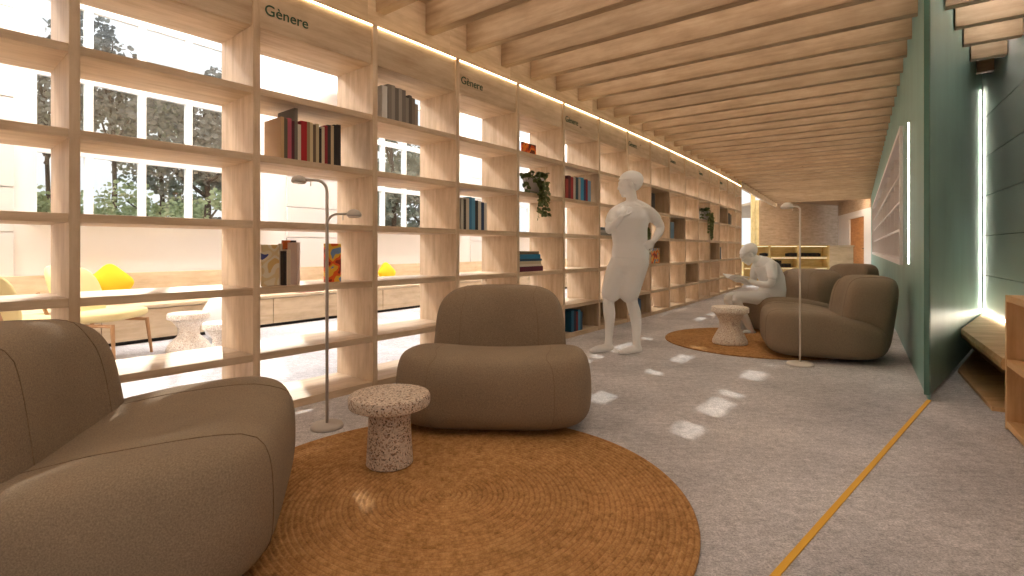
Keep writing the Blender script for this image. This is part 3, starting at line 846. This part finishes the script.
def make_armchair():
    t = thing('armchair', '', 'armchair')
    st = obj('seat', surf(seat_map), M['taupe'], t, smooth=True)
    bk_ = obj('backrest', surf(back_map), M['taupe'], t, smooth=True)
    for o in (st, bk_):
        md = o.modifiers.new('smooth', 'SUBSURF'); md.levels = 1; md.render_levels = 2
    for fn, par, xs in ((seat_map, st, (-.62, .62)), (back_map, bk_, (-.6, .6))):
        for x0 in xs:
            bm = bmesh.new(); add_tube(bm, seam_path(fn, x0), .0016, 5, False); obj('seam', bm, M['seam'], par, smooth=True)
    return t
ac = make_armchair()
def face(dx, dy): return math.atan2(dy, dx) + PI/2       # rotation that points local -y along (dx, dy)
ac.location = (-.09, 3.21, .0155); ac.rotation_euler = (0, 0, face(-.05, -1))
ac['label'] = 'taupe rounded armchair facing out from the bookcase at the edge of the large jute rug'; ac['group'] = 'taupe lounge armchairs'
for loc, dr_, lab in (((-1.33, 1.75), (.955, .3), 'large taupe armchair beside the speckled table with its side to the viewer'),
                      ((2.98, 4.98), (-.93, .36), 'taupe armchair standing behind the cream lamp, back to the teal wall'),
                      ((3.36, 6.4), (-1, -.12), 'taupe armchair on which the seated figure reads'),
                      ((5.7, 9.1), (-.95, -.2), 'taupe armchair furthest off, only its back and seat edge showing')):
    c = copy_tree(ac, (loc[0], loc[1], .0155 if loc[1] < 7 else .001), face(*dr_)); c['label'] = lab

# ------------------------------------------------------------------ rugs, tables, lamps
def rug(c, r, label):
    bm = bmesh.new(); prof = [(0, .012)]; N = int(r/.0205)
    for k in range(N):
        r0 = r*k/N; w = r/N
        prof += [(r0 + w*.12 + 1e-4, .0085), (r0 + w*.35, .0135), (r0 + w*.65, .0135), (r0 + w*.88, .0085)]
    prof += [(r, .006), (r, 0), (0, 0)]
    add_lathe(bm, prof, 120)
    o = obj('rug', bm, M['jute'], None, (c[0], c[1], .001), 0, True); tag(o, label, 'rug')
rug((-.264, 2.087), .96, 'large round braided jute rug under the speckled granite table')
rug((2.6, 5.57), .92, 'round braided jute rug under the hourglass stone table')
st = thing('side_table', 'small speckled granite table with thick round top on the large jute rug', 'table', (-.562, 2.39, .0145))
bm = bmesh.new(); add_lathe(bm, [(0, 0), (.100, 0), (.106, .006), (.102, .06), (.097, .15), (.094, .262), (0, .262)], 40); obj('column', bm, M['terrazzo'], st, smooth=True)
bm = bmesh.new(); add_lathe(bm, [(0, .262), (.165, .262), (.181, .27), (.184, .278), (.184, .308), (.178, .318), (.168, .321), (0, .321)], 48); obj('tabletop', bm, M['terrazzo'], st, smooth=True)
for ch in st.children:
    md = ch.modifiers.new('edge', 'EDGE_SPLIT'); md.split_angle = math.radians(40)
def hourglass(loc, label, h=.38, rt=.185, rw=.1, rb=.17, mat='terrazzo2', group=None):
    t = thing('side_table', label, 'table', loc, 0, group)
    bm = bmesh.new()
    add_lathe(bm, [(0, 0), (rb, 0), (rb+.004, .01), (rb, .035), (rb*.86, h*.22), (rw*1.08, h*.40), (rw, h*.52), (rw*1.05, h*.62), (rt*.74, h*.78), (rt*.9, h*.84), (0, h*.84)], 40)
    obj('column', bm, M[mat], t, smooth=True)
    bm = bmesh.new(); add_lathe(bm, [(0, h*.84), (rt-.01, h*.84), (rt, h*.86), (rt, h-.012), (rt-.01, h), (0, h)], 40)
    o = obj('tabletop', bm, M[mat], t, smooth=True); md = o.modifiers.new('edge', 'EDGE_SPLIT'); md.split_angle = math.radians(40)
    return t
hourglass((2.27, 5.42, .0145), 'hourglass stone side table on the round rug before the seated figure')
hourglass((-3.17, 5.10, .001), 'pale flared stone table in the bright room, the further of the pair', .37, .185, .09, .19, 'terrazzo2', 'pale stone tables behind the bookcase')
hourglass((-2.56, 4.62, .001), 'pale flared stone table in the bright room, closer to the bookcase', .345, .17, .09, .165, 'terrazzo2', 'pale stone tables behind the bookcase')

def dome(bm, c, r, h):
    prof = [(0, h)]
    for k in range(1, 9): a = PI/2*k/8; prof.append((r*math.sin(a), h*math.cos(a)))
    prof += [(r*.98, -.004), (0, -.004)]
    add_lathe(bm, prof, 24, c)
def arc(p, q, r, n=8):
    """rounded corner from straight up at p's column to horizontal toward q"""
    d = V(q.x - p.x, q.y - p.y, 0).normalized()
    return [p + d*(r*(1 - math.cos(PI/2*k/n))) + V(0, 0, r*math.sin(PI/2*k/n)) for k in range(n+1)]
def lamp(loc, label, arms, mat, br, rod=.0085, head_r=.041):
    t = thing('floor_lamp', label, 'lamp', loc)
    bm = bmesh.new(); add_lathe(bm, [(0, 0), (br, 0), (br, .012), (br*.94, .022), (br*.3, .027), (0, .028)], 36); obj('base', bm, mat, t, smooth=True)
    for i, (x, z, x0, r) in enumerate(arms):        # head at local (x, z); pole column x0, elbow radius r
        p = V(x0, 0, z - r); q = V(x, 0, z)
        pts = [V(x0, 0, .028 if i == 0 else z - r - .09)] + arc(p, q, r) + [V(x, 0, z)]
        if i: pts[0] = V(x0*.2, 0, z - r - .05)
        bm = bmesh.new(); add_tube(bm, pts, rod if i == 0 else rod*.8, 10); pole = obj('pole' if i == 0 else 'branch', bm, mat, t, smooth=True)
        bm = bmesh.new(); dome(bm, (x, 0, z - .008), head_r, head_r*.85); obj('lamp_shade', bm, mat, t, smooth=True)
        bm = bmesh.new(); add_lathe(bm, [(0, -.006), (head_r*.85, -.006), (head_r*.85, -.001), (0, -.001)], 20, (x, 0, z - .013)); obj('diffuser', bm, M['lamp_white'], t)
        xs_ = x + (x0 - x)*.42
        bm = bmesh.new(); add_tube(bm, [V(xs_, 0, z), V(xs_, 0, z - .035)], .003, 6); obj('switch', bm, mat, t)
    return t
L1 = floor_at(327, 427.5)
k1 = L1.y/F
lamp(L1, 'slim grey two-headed floor lamp standing before the bookcase near the granite table', [((299 - 327)*k1, 1 + (HZ - 180)*k1, 0, .065), ((354 - 327)*k1, 1 + (HZ - 214)*k1, .002, .06)], M['lamp_metal'], .088)
L2 = floor_at(800, 365); k2 = L2.y/F
lamp(L2, 'slim cream floor lamp with one small head in front of the far armchair', [((787 - 800)*k2, 1 + (HZ - 206.5)*k2, 0, .03)], M['lamp_white'], .105, .0075, .05)

# ------------------------------------------------------------------ furniture in the bright room
def lounge(loc, rz, label):
    t = thing('lounge_chair', label, 'chair', loc, rz, 'cream lounge chairs in the bright room')
    # faces local -y
    def cush(p):
        v = soft(p, (.29, .29, .055), 3.4); v.z += .04*(-v.y/.29)*.5 + .01; return v + V(0, -.02, .385)
    def rest(p):
        v = soft(p, (.29, .045, .27), 3.4); v.y += v.z*.32 - .10*(v.x/.29)**2 + .02; return v + V(0, .27, .58)
    for nm, fn in (('seat', cush), ('backrest', rest)):
        o = obj(nm, surf(fn, 10), M['cream'], t, smooth=True)
        md = o.modifiers.new('smooth', 'SUBSURF'); md.levels = 1; md.render_levels = 1
    for sx in (-1, 1):
        bm = bmesh.new(); add_tube(bm, [V(sx*.25, -.24, .34), V(sx*.275, -.27, 0)], [.018, .012], 8); obj('leg', bm, M['chairwood'], t)
        bm = bmesh.new(); add_tube(bm, [V(sx*.25, .22, .36), V(sx*.28, .36, 0)], [.018, .012], 8); obj('leg', bm, M['chairwood'], t)
        bm = bmesh.new(); add_tube(bm, [V(sx*.25, -.24, .325), V(sx*.25, .24, .335), V(sx*.24, .36, .62)], .015, 8); obj('frame', bm, M['chairwood'], t)
    return t
lounge((-3.72, 4.72, 0), face(.96, .1), 'cream lounge chair with ash legs turned toward the pale stone tables')
lounge((-4.02, 4.05, 0), face(-.15, .95), 'cream lounge chair with its back to the bookcase, half hidden by an upright')
def cushion(loc, rz, s_, mat, label, tilt=.5):
    def f(p):
        v = soft(p, (s_, .07, s_), 5); k = (1 - (v.x/s_)**2)*(1 - (v.z/s_)**2); v.y *= .25 + .9*max(k, 0)**.5
        q = Matrix.Rotation(PI/4, 4, 'Y') @ v; return q
    o = obj('cushion', surf(f, 10), mat, None, loc, 0, True, rot=(-.25, 0, rz)); tag(o, label, 'cushion')
    md = o.modifiers.new('smooth', 'SUBSURF'); md.levels = 1; md.render_levels = 1
def w_px(x, off, z=0.0):
    r = (x - CX)/F; b_ = WA + WM*off; k = (r*b_.y - b_.x)/(WD.x - r*WD.y)
    return b_ + WD*k + V(0, 0, z)
q = w_px(111, -.24)
cushion((q.x, q.y, .41 + .225), WROT, .17, M['yellow'], 'bright yellow cushion standing on its corner on the window bench')
q = w_px(387, -.24)
cushion((q.x, q.y, .41 + .19), WROT, .145, M['yellow'], 'small yellow cushion further along the window bench')
# white round pouf
bm = bmesh.new(); add_lathe(bm, [(0, 0), (.14, 0), (.22, .06), (.262, .2), (.25, .34), (.19, .44), (.1, .485), (0, .495)], 36)
pf = thing('pouf', 'white rounded pouf behind the pale stone tables', 'pouf', (-3.15, 5.78, .001)); obj('cushion', bm, M['white'], pf, smooth=True)
bm = bmesh.new(); add_tube(bm, [V(.262*math.cos(a), .262*math.sin(a), .2) for a in [2*PI*k/36 for k in range(37)]], .004, 5, False); obj('seam', bm, M['seam'], pf)
# flat magazines on the window bench
q = w_px(300, -.5, .4035)
b = make_book('magazine', 'pink and white magazine lying on the window bench', .03, .28, .38, (206, 150, 150), q, WROT, None); b.rotation_euler = (0, PI/2, WROT); b.location = q + V(0, 0, .031)
# paper globe pendant, only its foot shows above the top cell
gl_ = at(328, 97, 7.2)
pd = thing('pendant_lamp', 'white paper globe pendant seen through the top cell of the bookcase', 'lamp', (gl_.x, gl_.y, gl_.z))
bm = bmesh.new(); add_lathe(bm, [(0, -.17)] + [(.2*math.sin(PI*k/14), -.17*math.cos(PI*k/14)) for k in range(1, 14)] + [(0, .17)], 32); obj('lamp_shade', bm, M['white'], pd, smooth=True)
bm = bmesh.new(); add_tube(bm, [V(0, 0, .168), V(0, 0, WTOP - gl_.z)], .004, 6); obj('cord', bm, M['frame'], pd)

# ------------------------------------------------------------------ figures
def limb(bm, pts, seg=14):
    """chain of round cones [(point, radius)], closed by domes at both ends"""
    P, R = [], []
    p0, r0 = V(*pts[0][0]), pts[0][1]; d = (V(*pts[1][0]) - p0).normalized()
    for k in range(5):
        a = PI/2*(1 - k/5); P.append(p0 - d*r0*math.sin(a)); R.append(max(r0*math.cos(a), .0012))
    for i in range(len(pts) - 1):
        a, b_ = V(*pts[i][0]), V(*pts[i+1][0])
        for t in (0, .33, .67): P.append(a.lerp(b_, t)); R.append(lerp(pts[i][1], pts[i+1][1], t))
    p1, r1 = V(*pts[-1][0]), pts[-1][1]; d = (p1 - V(*pts[-2][0])).normalized()
    for k in range(6):
        a = PI/2*k/5; P.append(p1 + d*r1*math.sin(a)); R.append(max(r1*math.cos(a), .0012))
    # ease the bends so that the rings do not cross
    for _ in range(2): P = [P[0]] + [(P[i-1] + P[i]*2 + P[i+1])/4 for i in range(1, len(P)-1)] + [P[-1]]
    add_tube(bm, P, R, seg)
def ball(bm, c, f, s_, u, a, b_, h):
    r = bmesh.ops.create_icosphere(bm, subdivisions=3, radius=1)
    for v in r['verts']: v.co = c + f*(v.co.x*a) + s_*(v.co.y*b_) + u*(v.co.z*h)
    return r['verts']
def loft(bm, rings, side, seg=28):
    """trunk: rings (centre, half width, half depth) square to the spine, side = the shoulder line"""
    C = [V(*r[0]) for r in rings]; side = side.normalized(); R = []
    for i, (c, w_, d_) in enumerate(rings):
        t = (C[min(i+1, len(C)-1)] - C[max(i-1, 0)]).normalized(); b_ = t.cross(side).normalized()
        R.append([bm.verts.new(C[i] + side*(w_*math.copysign(abs(math.cos(x))**.85, math.cos(x))) + b_*(d_*math.copysign(abs(math.sin(x))**.85, math.sin(x)))) for x in [2*PI*k/seg for k in range(seg)]])
    for A, B in zip(R, R[1:]):
        for k in range(seg): bm.faces.new((A[k], A[(k+1) % seg], B[(k+1) % seg], B[k]))
    bm.faces.new(R[0][::-1]); bm.faces.new(R[-1])
def fused(name, bm, parent, voxel, soft_=5):
    """all forms of one body melted into one continuous skin"""
    o = obj(name, bm, M['ghost'], parent, smooth=True)
    r_ = o.modifiers.new('one skin', 'REMESH'); r_.mode = 'VOXEL'; r_.voxel_size = voxel; r_.use_smooth_shade = True
    sm = o.modifiers.new('soft', 'SMOOTH'); sm.factor = .5; sm.iterations = soft_
    return o
def hand(bm, wrist, d, palm_n, curl, side):
    """palm, four unequal bent fingers and a thumb leaving the side of the palm"""
    wrist = V(*wrist); d = d.normalized(); n = (palm_n - d*palm_n.dot(d)).normalized(); s_ = d.cross(n)*side
    ball(bm, wrist + d*.05, d, s_, n, .052, .042, .018)
    for k, (o_, L) in enumerate(((.031, .070), (.0105, .080), (-.0105, .074), (-.030, .056))):
        base = wrist + d*.082 + s_*o_
        dk = (d + s_*(.18 - .12*k)).normalized()
        p1 = base + (dk*math.cos(curl*.4) + n*math.sin(curl*.4))*L*.45
        p2 = p1 + (dk*math.cos(curl*.9) + n*math.sin(curl*.9))*L*.32
        p3 = p2 + (dk*math.cos(curl*1.3) + n*math.sin(curl*1.3))*L*.25
        limb(bm, [(base - d*.02, .0115), (base, .011), (p1, .0098), (p2, .0088), (p3, .008)], 10)
    b = wrist + d*.025 + s_*.03; t1 = b + (d*.65 + s_*.8 + n*.3).normalized()*.04; t2 = t1 + (d*.9 + s_*.3 + n*.35).normalized()*.032
    limb(bm, [(b, .016), (t1, .0125), (t2, .0095)], 10)
def head(bm, c, f, up):
    """skull, jaw and chin, brow, nose, lips and ears; c = centre of the skull"""
    s_ = f.cross(up); t = lambda a, b_, e=0: c + f*a + up*b_ + s_*e
    ball(bm, t(-.008, .022), f, s_, up, .094, .074, .088)
    ball(bm, t(.02, -.035), f, s_, up, .062, .058, .07)
    limb(bm, [(t(.02, -.06), .045), (t(.06, -.088), .024)])
    limb(bm, [(t(.074, .02), .022), (t(.094, -.008), .013), (t(.102, -.022), .012)], 10)          # bridge and tip of the nose
    limb(bm, [(t(.078, -.028, -.014), .012), (t(.078, -.028, .014), .012)], 10)
    limb(bm, [(t(.082, -.049, -.016), .0095), (t(.088, -.049, 0), .0105), (t(.082, -.049, .016), .0095)], 10)
    limb(bm, [(t(.08, -.064, -.012), .0095), (t(.082, -.064, .012), .0095)], 10)
    limb(bm, [(t(.07, .03, -.035), .016), (t(.082, .034, 0), .016), (t(.07, .03, .035), .016)], 10)   # brow
    for e in (-1, 1):
        ball(bm, t(-.004, -.004, e*.076), f, s_, up, .022, .012, .033)
        ball(bm, t(.072, .008, e*.03), f, s_, up, .012, .013, .009)
def hair(c, f, up, parent, r=(.112, .088, .092), back=.03):
    bm = bmesh.new(); s_ = f.cross(up)
    for v in ball(bm, V(0, 0, 0), V(1, 0, 0), V(0, 1, 0), V(0, 0, 1), 1, 1, 1):
        c_ = v.co.copy(); x, y, z = c_.x*r[0], c_.y*r[1], c_.z*r[2]
        if c_.x > 0: z = max(z, -.012 + .05*c_.x)
        if c_.x < 0: x *= 1 + .12*max(0, c_.z + .4)
        w_ = .004*math.sin(9*math.atan2(c_.y, c_.x) + 4*c_.z)
        v.co = c + f*(x*(1 + w_*4) - back) + s_*(y*(1 + w_*4)) + up*(z + .034)
    return obj('hair', bm, M['ghost'], parent, smooth=True)
# standing figure --------------------------------------------------
YS = 4.98; SC = F/YS
base = V((625 - CX)/F*YS, YS, 0)
fig = thing('person', 'milky white see-through standing person in shorts, one hand on hip, other raised to chest', 'person', base)
def q(x, y, dy=0.0): return V((x - 625)/SC, dy, (355.2 - y)/SC)
side = V(.93, -.36, 0)
bm = bmesh.new()
loft(bm, [(q(630, 273), .13, .10), (q(630, 266), .168, .118), (q(630.5, 257), .168, .118), (q(630, 245), .152, .106), (q(629, 232), .162, .112), (q(629.5, 221), .178, .114), (q(630.5, 214), .16, .098), (q(631.5, 208.5), .115, .08), (q(632, 205.5), .06, .06)], side)
limb(bm, [(q(632, 210), .06), (q(632, 203), .053), (q(630.5, 194), .052)])
limb(bm, [(q(634, 205, 0), .045), (q(640, 208.5, -.03), .048), (q(645, 212, -.05), .05)])
limb(bm, [(q(629, 206, .01), .04), (q(622, 210, .03), .048), (q(617, 213, .04), .05)])
limb(bm, [(q(642.5, 213.5, -.05), .052), (q(647, 214.5, -.06), .051), (q(655, 222, -.04), .048), (q(661.5, 229.5, .0), .041), (q(656.5, 237, -.05), .038), (q(650.5, 243.5, -.10), .028)])
limb(bm, [(q(619, 213.5, .04), .052), (q(614.5, 215.5, .03), .051), (q(610.5, 225, -.02), .048), (q(607.5, 234.5, -.06), .042), (q(612, 228, -.12), .037), (q(617.5, 221, -.155), .027)])
limb(bm, [(q(622, 264, .03), .105), (q(617, 274, .03), .098), (q(612.5, 288, .03), .076), (q(609.5, 300, .03), .059), (q(609, 306, .03), .055), (q(610.5, 316, .045), .058), (q(610.5, 328, .045), .046), (q(609.5, 341, .04), .036), (q(609, 348, .04), .038)])
limb(bm, [(q(611, 350.3, .045), .036), (q(604, 350.8, .03), .037), (q(596, 352, .015), .034), (q(591, 353.2, .008), .02)])
limb(bm, [(q(637, 264, -.03), .105), (q(635, 274, -.03), .098), (q(632, 288, -.03), .076), (q(630.5, 300, -.03), .059), (q(631.5, 306, -.03), .055), (q(635, 316, -.02), .058), (q(636, 328, -.02), .046), (q(635.5, 341, -.03), .036), (q(636, 348, -.03), .038)])
limb(bm, [(q(638, 350.3, -.025), .036), (q(631, 350.8, -.045), .037), (q(623, 352, -.07), .034), (q(618, 353.2, -.08), .02)])
fz, uz = V(-1, -.10, -.13).normalized(), V(-.13, 0, 1).normalized()
hc = q(628.3, 187.6); head(bm, hc, fz, uz)
hand(bm, q(650.5, 243.5, -.10), V(-.72, -.12, -.55), V(-.3, .9, .1), .6, 1)
hand(bm, q(617.5, 221, -.155), V(.35, .12, .85), V(.5, .6, -.2), 1.0, -1)
fused('body', bm, fig, .0065)
hair(hc, fz, uz, fig, (.118, .09, .104))
bm = bmesh.new()
loft(bm, [(q(630, 262), .178, .128), (q(630.5, 255), .178, .128), (q(630, 245), .164, .118), (q(629, 232), .172, .122), (q(629.5, 221), .187, .124), (q(630.5, 214), .168, .106), (q(631.5, 209), .11, .085)], side)
limb(bm, [(q(642, 213, -.05), .058), (q(647, 214.5, -.06), .06), (q(654, 221, -.045), .057)]); limb(bm, [(q(619, 213, .04), .058), (q(614.5, 215.5, .03), .06), (q(611, 223.5, -.015), .06)])
fused('shirt', bm, fig, .011)
bm = bmesh.new()
loft(bm, [(q(630, 274), .14, .11), (q(630, 267), .178, .13), (q(630, 259), .176, .126)], side)
limb(bm, [(q(622, 266, .03), .112), (q(617, 276, .03), .108), (q(613.5, 288, .03), .098), (q(611.5, 296, .03), .092)]); limb(bm, [(q(636, 266, -.03), .112), (q(633.5, 276, -.03), .106), (q(630.5, 288, -.03), .098), (q(628.5, 296, -.03), .092)])
fused('shorts', bm, fig, .011)
# seated reader ----------------------------------------------------
YR = 6.2; SR = F/YR
base2 = V((768 - CX)/F*YR, YR, .02)
rd_ = thing('person', 'milky white see-through seated person bent over a book on a taupe armchair', 'person', base2)
def s(x, y, dy=0.0): return V((x - 768)/SR, dy, EYE - (y - HZ)/SR)
side2 = V(0.05, 1, 0)
bm = bmesh.new()
loft(bm, [(s(769, 304), .15, .10), (s(771, 298), .17, .135), (s(772.5, 290), .155, .128), (s(771.5, 280), .158, .122), (s(767.5, 270), .178, .11), (s(761.5, 264), .16, .085), (s(757, 261.5), .08, .062)], side2)
limb(bm, [(s(761, 264), .058), (s(755, 260.5), .053), (s(750, 258), .05)])
for e, dy, ky in ((-1, -.10, 0), (1, .10, 1)):
    limb(bm, [(s(771, 300.5, e*.075), .092), (s(758, 299.5, e*.09), .082), (s(742, 298 + ky, e*.10), .066), (s(731, 298.5 + ky, e*.11), .056), (s(734, 306, e*.11), .055), (s(740, 317, e*.11), .05), (s(746, 329, e*.115), .036), (s(747, 331.5, e*.115), .036)])
    limb(bm, [(s(748.5, 332.6, e*.115), .034), (s(741, 333, e*.12), .036), (s(735, 333.8, e*.125), .022)])
    limb(bm, [(s(764.5, 267.5, e*.17), .058), (s(764, 271, e*.2), .054), (s(763, 280, e*.235), .045), (s(760.5, 286, e*.225), .041), (s(752, 284.5, e*.16), .036), (s(745, 283, e*.105), .026)])
f2, u2 = V(-.82, 0, -.57).normalized(), V(-.57, 0, .82).normalized()
hc2 = s(748.5, 256.5); head(bm, hc2, f2, u2)
hand(bm, s(745, 283, -.105), V(-1, .12, .05), V(0, .3, 1), .5, -1)
hand(bm, s(745, 283, .105), V(-1, -.12, .05), V(0, -.3, 1), .5, 1)
fused('body', bm, rd_, .0065)
hair(hc2, f2, u2, rd_, (.108, .086, .088), .026)
bm = bmesh.new()
loft(bm, [(s(770.5, 300), .18, .145), (s(772.5, 290), .165, .138), (s(771.5, 280), .168, .132), (s(767.5, 270), .188, .12), (s(761.5, 264), .165, .094)], side2)
for e in (-1, 1): limb(bm, [(s(764.5, 267.5, e*.17), .068), (s(764, 271, e*.2), .064), (s(763.3, 278, e*.228), .056)])
fused('shirt', bm, rd_, .011)
# the open book in the reader's hands
bk2 = thing('book', 'white open book held by the seated figure', 'book', base2 + s(735.5, 281.5))
for sgn in (-1, 1):
    bm = bmesh.new(); add_box(bm, (0, sgn*.075, .0), (.2, .148, .012), .003)
    o = obj('page_block', bm, M['ghost'], bk2, rot=(sgn*.28, .12, 0)); o.location = (0, 0, .012)

# ------------------------------------------------------------------ outdoors
bm = prism_bm([(-70, -20), (-4.8, -3), (1, 6.5), (9, 17.5), (10, 70), (-70, 70)], -.6, -.14)
bm2 = bm
struct(obj('ground_outside', bm2, M['lawn']))
def tree(loc, h, r, mat, label, seed, n=2600, low=.25, leaf=.16, flat=1.0):
    rnd = random.Random(seed)
    t = thing('tree', label, 'tree', loc, 0, 'trees beyond the windows')
    bm = bmesh.new(); add_tube(bm, [V(0, 0, 0), V(.08, .03, h*.35), V(-.05, .06, h*.7), V(.02, 0, h*.92)], [r*.045, r*.04, r*.03, r*.012], 9)
    tk = obj('trunk', bm, M['bark'], t, smooth=True)
    blobs = []
    for k in range(13):
        a = rnd.uniform(0, 2*PI); zz = rnd.uniform(low, .95); rr = r*(1 - .5*abs(zz - .5))*rnd.uniform(.2, .8)
        blobs.append((V(rr*math.cos(a), rr*math.sin(a), zz*h), r*rnd.uniform(.28, .5)))
        if k < 6:
            b2 = bmesh.new(); add_tube(b2, [V(0, 0, zz*h*.75), V(rr*math.cos(a), rr*math.sin(a), zz*h)], [r*.03, r*.012], 6); obj('branch', b2, M['bark'], tk)
    bm = bmesh.new()
    for k in range(int(n*1.5)):
        c_, br = blobs[k % len(blobs)]
        d = V(rnd.gauss(0, 1), rnd.gauss(0, 1), rnd.gauss(0, 1)).normalized()*br*rnd.uniform(.35, 1)**.6
        d.z *= flat
        leaf_quad(bm, c_ + d, V(rnd.uniform(-1, 1), rnd.uniform(-1, 1), rnd.uniform(-.6, .6)), leaf*rnd.uniform(.5, 1.1), rnd)
    obj('foliage', bm, M[mat], t)
    return t
def dirp(x, Y): return V((x - CX)/F*Y, Y, -.14)
tree(dirp(205, 15), 6.6, 2.0, 'leaf_dark', 'dark tree filling the panes beside the first bookcase upright', 1, 3400, .2, .2)
tree(dirp(160, 19), 7.6, 2.0, 'leaf_mid', 'grey green tree standing further out between two dark ones', 2, 2600, .3, .22)
tree(dirp(112, 17), 8.6, 1.7, 'leaf_dark', 'thin dark pine whose crown shows in the top row of panes', 3, 1500, .62, .2)
tree(dirp(45, 17), 8.2, 1.6, 'leaf_dark', 'dark pine at the edge of the window next to the white pilaster', 4, 1400, .6, .2)
for i, (x, Y, h, r) in enumerate(((70, 13.5, 2.75, 1.3), (112, 14.5, 2.95, 1.5), (160, 13.5, 2.6, 1.4), (205, 12.6, 2.5, 1.2), (30, 13.5, 2.7, 1.3))):
    tree(dirp(x, Y), h, r, 'leaf_light', 'low light green shrub, %s in the row below the dark trees' % ORD[i], 20 + i, 1700, .15, .13, .8)
tree(dirp(392, 20), 7.0, 2.3, 'leaf_mid', 'dense tree seen through the second window beyond the lamp', 7, 3000, .15, .24)
tree(dirp(420, 24), 6.0, 2.2, 'leaf_dark', 'dark tree at the edge of the second window', 8, 1800, .15, .24)

# ------------------------------------------------------------------ light, sky and camera
w = bpy.data.worlds.new('sky'); sc.world = w; w.use_nodes = True
nt = w.node_tree; bg = nt.nodes['Background']
tc = nt.nodes.new('ShaderNodeTexCoord'); sx = nt.nodes.new('ShaderNodeSeparateXYZ'); nt.links.new(tc.outputs['Generated'], sx.inputs[0])
r = ramp(nt, [(0, (.62, .58, .54, 1)), (.47, (.86, .84, .82, 1)), (.52, (1, .98, .96, 1)), (.8, (.74, .84, 1, 1))], None) if False else None
mp = nt.nodes.new('ShaderNodeMapRange'); mp.inputs[1].default_value = -1; mp.inputs[2].default_value = 1
nt.links.new(sx.outputs[2], mp.inputs[0])
r = ramp(nt, [(0, (.62, .56, .50, 1)), (.48, (.90, .86, .82, 1)), (.53, (.93, .95, .98, 1)), (.85, (.78, .87, 1, 1))], mp.outputs[0])
cl = noise(nt, tc.outputs['Generated'], 3.2, 6, .6)
cr = ramp(nt, [(.42, (0, 0, 0, 1)), (.62, (1, 1, 1, 1))], cl.outputs['Fac'])
nt.links.new(mixc(nt, r.outputs[0], (.97, .98, 1, 1), cr.outputs[0]), bg.inputs[0])
bg.inputs[1].default_value = 1.0
sun = bpy.data.lights.new('sun', 'SUN'); sun.energy = 3.4; sun.angle = .012; sun.color = (1, .93, .82)
so = bpy.data.objects.new('sun', sun); COL.objects.link(so)
D = V(.5*math.cos(math.radians(28.7)), -.866*math.cos(math.radians(28.7)), -math.sin(math.radians(28.7)))
so.rotation_euler = D.to_track_quat('-Z', 'Y').to_euler(); so.location = (-10, 14, 10)

cam = bpy.data.cameras.new('camera'); co = bpy.data.objects.new('camera', cam); COL.objects.link(co)
cam.sensor_width = 36; cam.lens = 36*F/1024; cam.shift_y = -(288 - HZ)/1024; cam.clip_start = .02; cam.clip_end = 200
co.location = (0, 0, EYE); co.rotation_euler = (PI/2, 0, 0)
sc.camera = co
vs = sc.view_settings; vs.view_transform = 'Standard'; vs.look = 'None'; vs.gamma = 1; vs.use_curve_mapping = False; vs.exposure = 0.32
